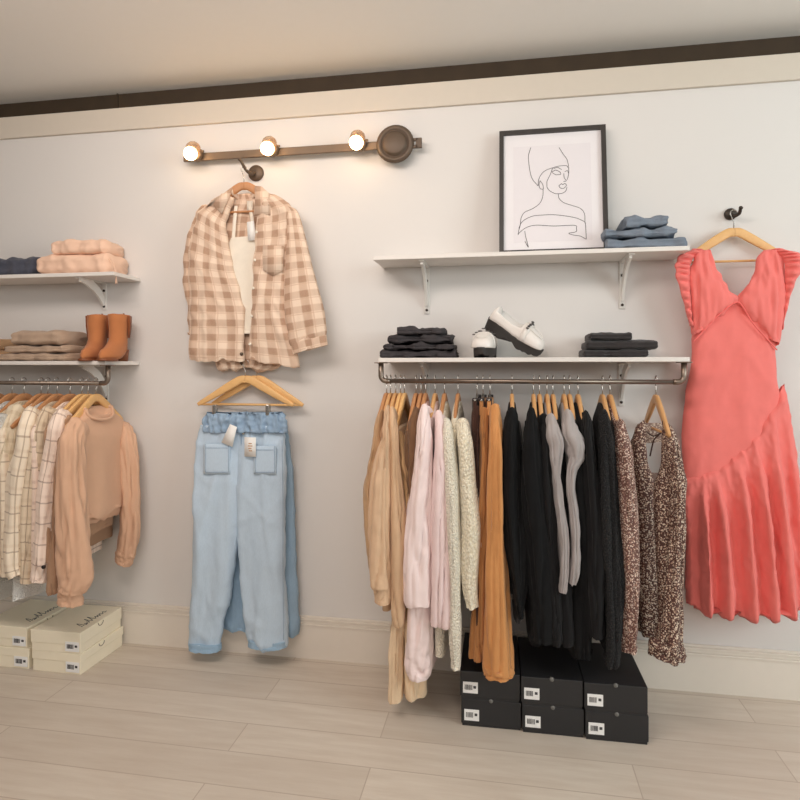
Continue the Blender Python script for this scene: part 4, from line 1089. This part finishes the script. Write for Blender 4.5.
# leaning plane: bottom at distance .10, top touching the wall
zb0 = ZU_R; ztop = W(553, 130, 0.025).z
yb, yt = -0.095, -0.022
fx0 = W(499.3, 190, 0.06).x; fx1 = W(606.5, 190, 0.06).x
def FP(u, v, off=0.0):
    """u across 0..1, v up 0..1 on the leaning picture"""
    p = Vector((fx0 + (fx1 - fx0) * u, yb + (yt - yb) * v, zb0 + (ztop - zb0) * v))
    nrm = Vector((0, -(ztop - zb0), (yt - yb))).normalized()
    return p + nrm * off
FW = fx1 - fx0; FH = math.hypot(ztop - zb0, yt - yb)
def slab(bm, u0, v0, u1, v1, o0, o1):
    c = [FP(u, v, o) for o in (o0, o1) for u, v in ((u0, v0), (u1, v0), (u1, v1), (u0, v1))]
    vs = [bm.verts.new(p) for p in c]
    for f in ((0, 1, 2, 3), (4, 5, 6, 7), (0, 1, 5, 4), (1, 2, 6, 5), (2, 3, 7, 6), (3, 0, 4, 7)): bm.faces.new([vs[i] for i in f])
    return bm
M['frame'] = plain('black frame wood', (58, 54, 52), 0.4); M['mat'] = plain('white picture mat', (238, 234, 236), 0.85, var=0.01); M['art'] = plain('print paper', (233, 228, 231), 0.85, var=0.01)
fu, fv = 0.017 / FW, 0.017 / FH
bm = bmesh.new()
slab(bm, 0, 0, fu, 1, 0, 0.02); slab(bm, 1 - fu, 0, 1, 1, 0, 0.02); slab(bm, fu, 0, 1 - fu, fv, 0, 0.02); slab(bm, fu, 1 - fv, 1 - fu, 1, 0, 0.02)
obj('frame', bm, M['frame'], fr, smooth=False)
obj('mat_board', slab(bmesh.new(), fu, fv, 1 - fu, 1 - fv, 0.004, 0.009), M['mat'], fr, smooth=False)
art = obj('print', slab(bmesh.new(), 0.135, 0.1, 0.86, 0.87, 0.009, 0.0095), M['art'], fr, smooth=False)
def A(x, y):
    px = 520 + x / 4; py = 110 + y / 4
    u = (px - 500.5) / 106.0
    yb_ = 248.5 - (px - 500) * 0.035; yt_ = 131.5 - (px - 500) * 0.06
    v = (yb_ - py) / (yb_ - yt_)
    return FP(u, v, 0.0098)
strokes = [[(50,145),(40,180),(45,230),(55,265),(78,292)], [(163,145),(180,172),(193,190),(199,215),(200,240),(194,268)],
 [(78,292),(83,262),(104,236),(140,222),(165,216),(190,215),(197,222)], [(86,272),(96,286),(99,303),(88,304),(82,290),(86,272)],
 [(136,225),(127,248),(113,276),(113,296),(126,312),(150,322),(172,320),(186,312),(192,298)], [(133,240),(148,232),(166,240),(168,248),(150,250),(135,242)],
 [(140,226),(156,222),(172,230)], [(184,238),(194,234),(198,242)], [(180,245),(182,262),(190,272),(178,276)], [(160,292),(170,284),(176,287),(183,283),(190,290),(178,302),(166,300),(160,292)],
 [(98,304),(96,332),(84,358),(56,378),(24,392),(10,412),(6,440),(0,460),(-2,476)], [(157,322),(161,340),(180,356),(214,367),(244,378),(258,398),(259,432)],
 [(0,452),(18,424),(66,404),(140,401),(218,411),(257,426)], [(-4,474),(28,450),(70,440),(140,443),(218,440),(226,452),(224,464),(196,470),(212,476),(240,480),(263,491),(261,430)], [(24,462),(27,482),(34,506),(38,522),(24,500)]]
bm = bmesh.new()
for s in strokes:
    wire(bm, [A(x, y) for x, y in s], 0.00105, 5, len(s) * 7)
obj('line_drawing', bm, M['ink'], art, label='black one-line drawing of a woman in a head wrap')

# ------------------------------------------------------------------ boots and loafers
M['suede'] = cloth('tan suede', (176, 112, 70), 0.12, rough=0.85); M['suede_dark'] = cloth('brown elastic', (140, 78, 44)); M['heelwood'] = wood('stacked heel', (150, 88, 52), (120, 68, 40))
def boot(loc, rz, label):
    """ankle boot; toe along local +x"""
    t = thing('ankle_boot', label, 'boot', loc, 'tan ankle boots'); 
    loc = Vector(loc)
    rot = Matrix.Rotation(rz, 3, 'Z')
    def P(x, y, z): return loc + rot @ Vector((x, y, z))
    prof = [(0.008, 0.035, 0.118, 0.036, .9), (0.022, 0.035, 0.118, 0.038, .9), (0.042, 0.026, 0.108, 0.037, .95), (0.058, 0.006, 0.084, 0.036, 1), (0.075, -0.012, 0.062, 0.035, 1), (0.095, -0.022, 0.050, 0.035, 1), (0.13, -0.027, 0.048, 0.038, 1), (0.165, -0.028, 0.051, 0.041, 1), (0.196, -0.028, 0.053, 0.042, 1), (0.198, -0.028, 0.050, 0.039, 1), (0.17, -0.028, 0.046, 0.036, 1)]
    rings = []
    for z, cx, rx, ry, e in prof:
        ring = []
        for i in range(32):
            a = 2 * PI * i / 32; ca, sa = math.cos(a), math.sin(a)
            w = ry * (1 - 0.28 * max(0, ca) ** 2) if z < 0.06 else ry
            lift = 0.038 * max(0, min(1, (-(cx + rx * ca) + 0.045) / 0.09)) if z < 0.03 else 0
            ring.append(P(cx + rx * ca, w * sa, z + lift))
        rings.append(ring)
    bm = loft(bmesh.new(), rings); wrinkle(bm, [(0.004, 25, 25, rz * 5), (0.0015, 80, 80, 2)])
    obj('upper', bm, M['suede'], t)
    def outl(x0, x1, w, z0, z1, taper=1.0):
        rr = []
        for z, s in ((z0, taper), (z1, 1.0)):
            rr.append([P((x0 + x1) / 2 + (x1 - x0) / 2 * math.cos(2 * PI * i / 24) * s, w * math.sin(2 * PI * i / 24) * s, z) for i in range(24)])
        return loft(bmesh.new(), rr)
    obj('heel', outl(-0.083, -0.02, 0.032, 0.0, 0.05, 0.85), M['heelwood'], t)
    obj('sole', outl(0.02, 0.152, 0.034, 0.0, 0.009), M['heelwood'], t)
    for s in (-1, 1):
        g = bmesh.new()
        rr = [[P(-0.028 + 0.02 * math.cos(2 * PI * i / 12) * k, s * (0.0385 if z < .15 else 0.042) + s * 0.002, z) for i in (0, 6)] for z, k in ((0.10, 0.4), (0.15, 0.8), (0.194, 1.0))]
        loft(g, rr, closed=False)
        o = obj('elastic_gore', g, M['suede_dark'], t); md = o.modifiers.new('t', 'SOLIDIFY'); md.thickness = 0.003
    obj('pull_tab', wire(bmesh.new(), [P(-0.081, 0, 0.17), P(-0.085, 0, 0.20), P(-0.079, 0, 0.207), P(-0.075, 0, 0.19)], 0.0035, 8, 14), M['suede_dark'], t)
b1 = W(98.5, 359, .11); b2 = W(119, 359, .11)
boot((b1.x, -.128, ZL_L), -PI / 2 + 0.32, 'left tan ankle boot, partly behind the other boot')
boot((b2.x, -.128, ZL_L), -PI / 2 + 0.24, 'right tan ankle boot, in front with its heel near the shelf end')

M['patent'] = plain('white leather', (238, 232, 226), 0.25, var=0.02); M['rubber'] = plain('black lug rubber', (52, 48, 46), 0.6); M['silver'] = plain('dark metal chain', (96, 92, 90), 0.3, 0.7); M['insock'] = cloth('dark shoe lining', (90, 80, 76))
def loafer(mtx, label):
    loc = mtx.to_translation()
    t = thing('loafer', label, 'shoe', loc, 'white platform loafers')
    P = lambda x, y, z: mtx @ Vector((x, y, z))
    # sole outline (x toe positive)
    def halfw(x):
        q = (x + 0.125) / 0.25
        return 0.001 + 0.044 * (max(0, math.sin(PI * min(1, max(0, q)) ** 0.9)) ** 0.42) * (0.82 + 0.2 * q)
    xs = [-0.125 + 0.25 * (0.5 - 0.5 * math.cos(PI * k / 40)) for k in range(41)]
    ol = [(x, halfw(x)) for x in xs] + [(x, -halfw(x)) for x in xs[-2:0:-1]]
    rings = []
    for z, s in ((0.0, 0.97), (0.004, 1.0), (0.036, 1.03), (0.040, 1.02)):
        ring = []
        for x, y in ol:
            zz = z
            if z < 0.01:
                if -0.035 < x < 0.02: zz = z + 0.012
                zz += 0.004 if math.sin(x * 260) > 0.2 else 0
                zz += max(0, x - 0.085) * 0.2
            if z > 0.03: zz = z + 0.014 * max(0, min(1, (-x) / 0.08)) 
            ring.append(P(x * s, y * s, zz))
        rings.append(ring)
    s_ = obj('sole', loft(bmesh.new(), rings), M['rubber'], t, smooth=False)
    # upper by cross sections along x
    secs = []
    prof = [(-0.121, 0.014, 0.07), (-0.117, 0.028, 0.094), (-0.10, 0.036, 0.112), (-0.06, 0.037, 0.104), (-0.02, 0.038, 0.098), (0.015, 0.041, 0.106), (0.035, 0.044, 0.105), (0.065, 0.045, 0.092), (0.09, 0.043, 0.080), (0.108, 0.036, 0.071), (0.12, 0.02, 0.060), (0.123, 0.008, 0.052)]
    for k in range(49):
        x, w, h = cat_rom(prof, k / 48)
        b = 0.038 + 0.014 * max(0, min(1, (-x) / 0.08))
        opening = -0.10 < x < 0.018
        ring = []
        for i in range(25):
            a = PI * i / 24
            y = w * math.copysign(abs(math.cos(a)) ** 0.7, math.cos(a)); z = b + (h - b) * math.sin(a) ** 0.75
            if opening:
                dip = min(1, min(x + 0.10, 0.018 - x) / 0.015)
                if abs(math.cos(a)) < 0.75: z = z - (z - b - 0.006) * dip
            ring.append(P(x, y, z))
        ring += [P(x, w * (-1 + 2 * i / 7), b) for i in range(1, 7)]
        secs.append(ring)
    obj('upper', loft(bmesh.new(), secs), M['patent'], t)
    obj('insole', loft(bmesh.new(), [[P(-0.04 + 0.058 * math.cos(2 * PI * i / 24), 0.028 * math.sin(2 * PI * i / 24), z) for i in range(24)] for z in (0.054, 0.066)]), M['insock'], t)
    # strap over the instep with a chain
    st = []
    for x in (0.028, 0.052):
        _, w, h = cat_rom(prof, 0.5); 
        w, h = (0.0455, 0.1085) if x < 0.04 else (0.0465, 0.102)
        st.append([P(x, w * math.copysign(abs(math.cos(PI * i / 24)) ** 0.7, math.cos(PI * i / 24)), 0.04 + (h - 0.04) * math.sin(PI * i / 24) ** 0.75) for i in range(25)])
    o = obj('strap', loft(bmesh.new(), st, closed=False), M['patent'], t); md = o.modifiers.new('t', 'SOLIDIFY'); md.thickness = 0.003
    ch = bmesh.new()
    for k in range(7):
        a = PI * (0.2 + 0.6 * k / 6)
        c = Vector((0.040, 0.046 * math.cos(a), 0.113 - 0.012 * abs(math.cos(a)) * 2.2 + 0.002))
        pts = [P(c.x + 0.0035 * math.sin(b), c.y + 0.0065 * math.cos(b), c.z + 0.0015 * (k % 2)) for b in [2 * PI * j / 12 for j in range(13)]]
        wire(ch, pts, 0.0026, 6)
    obj('chain', ch, M['silver'], o, label='dark metal chain on the strap')
    # moccasin seam
    seam = [P(0.03 + 0.075 * math.sin(PI * q) ** 0.6, 0.031 * math.cos(PI * q), 0.098 - 0.022 * math.sin(PI * q)) for q in [k / 20 for k in range(21)]]
    obj('toe_seam', wire(bmesh.new(), seam, 0.0014, 6), M['patent'], t)
# toe towards the room, standing flat
p = W(485, 357, .17)
loafer(Matrix.Translation((p.x, -.125, ZL_R + 0.0005)) @ Matrix.Rotation(-PI / 2 - 0.12, 4, 'Z') @ Matrix.Scale(0.94, 4), 'white platform loafer standing flat with its toe to the room')
p = W(511, 357, .16)
loafer(Matrix.Translation((p.x, -.130, ZL_R + 0.056)) @ Matrix.Rotation(-0.25, 4, 'Z') @ Matrix.Rotation(0.52, 4, 'Y') @ Matrix.Rotation(0.18, 4, 'X') @ Matrix.Scale(0.94, 4), 'white platform loafer leaning heel up against the other loafer')

# ------------------------------------------------------------------ shoe boxes
M['box'] = plain('cream cardboard', (252, 242, 218), 0.6, var=0.02); M['boxblack'] = plain('black cardboard', (40, 40, 42), 0.45, var=0.05); M['label'] = plain('box label', (250, 249, 247), 0.6, var=0.01); M['labelink'] = plain('label ink', (70, 70, 72), 0.6)
M['hole'] = plain('cut out', (150, 138, 116), 0.8); M['seamdark'] = plain('box gap', (120, 118, 114), 0.8)
def shoebox(c, w, l, h, rz, label, mat, group, side_notch=None, labels=True, script=False, lab_u=(0.62, 0.92), lab_v=(0.18, 0.6), lidh=0.6, front_notch=False):
    """c: centre of the base; w along x, l away from the room; front faces the room"""
    c = Vector(c); t = thing('shoe_box', label, 'box', c, group)
    rot = Matrix.Rotation(rz, 3, 'Z')
    def put(bm):
        bmesh.ops.rotate(bm, cent=c, matrix=rot, verts=bm.verts[:]); return bm
    obj('base', put(BOX(c + Vector((-w / 2 + .003, -l / 2 + .003, 0)), c + Vector((w / 2 - .003, l / 2 - .003, h - 0.004)), 0.0015)), mat, t, smooth=False)
    lid = obj('lid', put(BOX(c + Vector((-w / 2, -l / 2, h * (1 - lidh))), c + Vector((w / 2, l / 2, h)), 0.002)), mat, t, smooth=False)
    if labels:
        x0 = c.x - w / 2 + w * lab_u[0]; x1 = c.x - w / 2 + w * lab_u[1]; z0 = c.z + h * lab_v[0]; z1 = c.z + h * lab_v[1]; y = c.y - l / 2
        lb = obj('label', put(BOX((x0, y - 0.0012, z0), (x1, y + 0.001, z1))), M['label'], lid, smooth=False)
        bm = bmesh.new(); rnd = random.Random(int(c.x * 1000)); x = x0 + (x1 - x0) * 0.12
        while x < x0 + (x1 - x0) * 0.6:
            ww = rnd.choice((0.0008, 0.0014, 0.002)); box(bm, (x, y - 0.0018, z0 + (z1 - z0) * 0.3), (x + ww, y - 0.001, z0 + (z1 - z0) * 0.75)); x += ww + rnd.choice((0.0008, 0.0014))
        box(bm, (x0 + (x1 - x0) * 0.7, y - 0.0018, z0 + (z1 - z0) * 0.45), (x0 + (x1 - x0) * 0.88, y - 0.001, z0 + (z1 - z0) * 0.68))
        obj('barcode', put(bm), M['labelink'], lb, smooth=False)
    if side_notch:
        r = 0.016; bm = bmesh.new()
        zt = c.z + h - (0.001)
        pts = [(c.x + w / 2 + 0.0012, c.y + r * math.cos(a) - 0.01, zt - 0.004 - r * 0.9 * math.sin(a)) for a in [PI * k / 16 for k in range(17)]]
        wire(bm, pts, 0.0014, 6)
        obj('finger_notch', put(bm), M['hole'], lid)
    if front_notch:
        bm = lathe(bmesh.new(), (c.x, c.y - l / 2 + 0.004, c.z + h - 0.002), (0, -1, 0), ((0, 0.007), (0.0052, 0.007), (0.0054, 0)), 16)
        obj('finger_notch', put(bm), M['seamdark'], lid)
    if script:
        # handwritten-style wordmark on the lid
        bm = bmesh.new(); z = c.z + h + 0.0004
        pen = [(0, 0), (0.1, 0.5), (0.22, 1.0), (0.2, 0.5), (0.12, 0.05), (0.3, 0.3), (0.34, 0.0), (0.2, 0.02), (0.42, 0.2), (0.48, 0.4), (0.46, 0.02), (0.58, 0.4), (0.7, 1.0), (0.64, 0.4), (0.66, 0.02), (0.8, 0.5), (0.92, 1.05), (0.86, 0.4), (0.88, 0.02), (1.0, 0.3), (1.04, 0.42), (1.04, 0.02), (1.18, 0.4), (1.2, 0.02), (1.3, 0.38), (1.36, 0.4), (1.36, 0.02), (1.5, 0.3), (1.56, 0.42), (1.56, 0.04), (1.7, 0.2)]
        wire(bm, [Vector((c.x + w * 0.36 - b * 0.042, c.y - l * 0.30 + a * 0.095, z)) for a, b in pen], 0.0011, 5, 160)
        obj('wordmark', put(bm), M['labelink'], lid)
    return t
# cream boxes, two stacks on the floor by the wall
fl = W(24, 669, .29); frr = W(80.5, 676, .30)
bw = 0.222; bl = 0.265; bh = 0.084
cx = frr.x - bw / 2; cy = -0.035 - bl / 2
g = 'cream shoe boxes on the floor'
shoebox((cx + .004, cy, 0), bw, bl, bh - .001, -0.015, 'cream shoe box at the bottom of the right cream stack', M['box'], g, True, lab_u=(.70, .97), lab_v=(.12, .6), lidh=.42)
shoebox((cx, cy - .004, bh), bw, bl, bh, 0.015, 'cream shoe box on top of the right cream stack, lid wordmark showing', M['box'], g, True, script=True, lab_u=(.70, .97), lab_v=(.1, .55), lidh=.6)
shoebox((cx - bw - .016, cy + .004, 0), bw, bl, bh - .001, 0.01, 'cream shoe box at the bottom of the left cream stack', M['box'], g, True, lab_u=(.70, .97), lab_v=(.12, .6), lidh=.42)
shoebox((cx - bw - .022, cy + .006, bh), bw, bl, bh, -0.01, 'cream shoe box on top of the left cream stack at the picture edge', M['box'], g, True, script=True, lab_u=(.70, .97), lab_v=(.1, .55), lidh=.6)
# black boxes under the right rod
bh = 0.095; BD = 0.385; bl = 0.30
xs = [W(459, 660, BD).x, W(520, 660, BD).x, W(583, 663, BD).x, W(647.5, 667, BD).x]
g = 'black shoe boxes under the right rod'
names = ('left', 'middle', 'right')
for lv in (0, 1):
    for k in range(3):
        w = xs[k + 1] - xs[k] - 0.003
        lab = {0: 'black shoe box at the bottom of the %s black stack', 1: 'black shoe box on top of the %s black stack under the rod'}[lv] % names[k]
        shoebox(((xs[k] + xs[k + 1]) / 2 + (0.004 if lv == 0 else 0), -BD + bl / 2 + (0.004 if lv == 0 else 0.0) + 0.004 * (1 - k), lv * bh + (0 if lv == 0 else 0.0)), w, bl, bh - 0.001, 0.012, lab, M['boxblack'], g, lab_u=(.05, .30), lab_v=(.22, .62), lidh=.9, front_notch=True)

# ------------------------------------------------------------------ light
def area(name, loc, target, sx, sy, power, color):
    l = bpy.data.lights.new(name, 'AREA'); l.shape = 'RECTANGLE'; l.size = sx; l.size_y = sy; l.energy = power; l.color = color
    o = bpy.data.objects.new(name, l); COL.objects.link(o); o.location = loc
    o.rotation_euler = (Vector(target) - Vector(loc)).to_track_quat('-Z', 'Y').to_euler()
    return o
area('shop_window_light', (2.9, -2.0, 1.95), (0.0, 0, 1.4), 1.6, 1.4, 50, (0.87, 0.985, 1.0))
area('ceiling_light', (-0.9, -1.6, 2.42), (-0.6, -0.1, 1.4), 1.6, 0.5, 29, (1.0, 0.89, 0.82))
area('front_fill_light', (0.2, -4.6, 2.1), (0.0, 0, 1.4), 3.0, 0.8, 30, (1.0, 0.95, 0.92))  # added fill lamp on the camera side, lifts the faces turned to it
w = bpy.data.worlds.new('room daylight'); SC.world = w; w.use_nodes = True
bg = w.node_tree.nodes['Background']; bg.inputs[0].default_value = (1.0, 0.90, 0.82, 1); bg.inputs[1].default_value = 0.17

# ------------------------------------------------------------------ camera
cam = bpy.data.cameras.new('camera'); co = bpy.data.objects.new('camera', cam); COL.objects.link(co)
cam.sensor_width = 36; cam.sensor_fit = 'HORIZONTAL'; cam.lens = 36 * F / 800; cam.shift_y = -(400 - HOR) / 800
co.location = (0, -D, CH); co.rotation_euler = (PI / 2, 0, PSI); cam.clip_start = 0.05
SC.camera = co
SC.view_settings.view_transform = 'Standard'; SC.view_settings.look = 'None'; SC.view_settings.exposure = 0; SC.view_settings.gamma = 1
SC.view_settings.use_curve_mapping = False
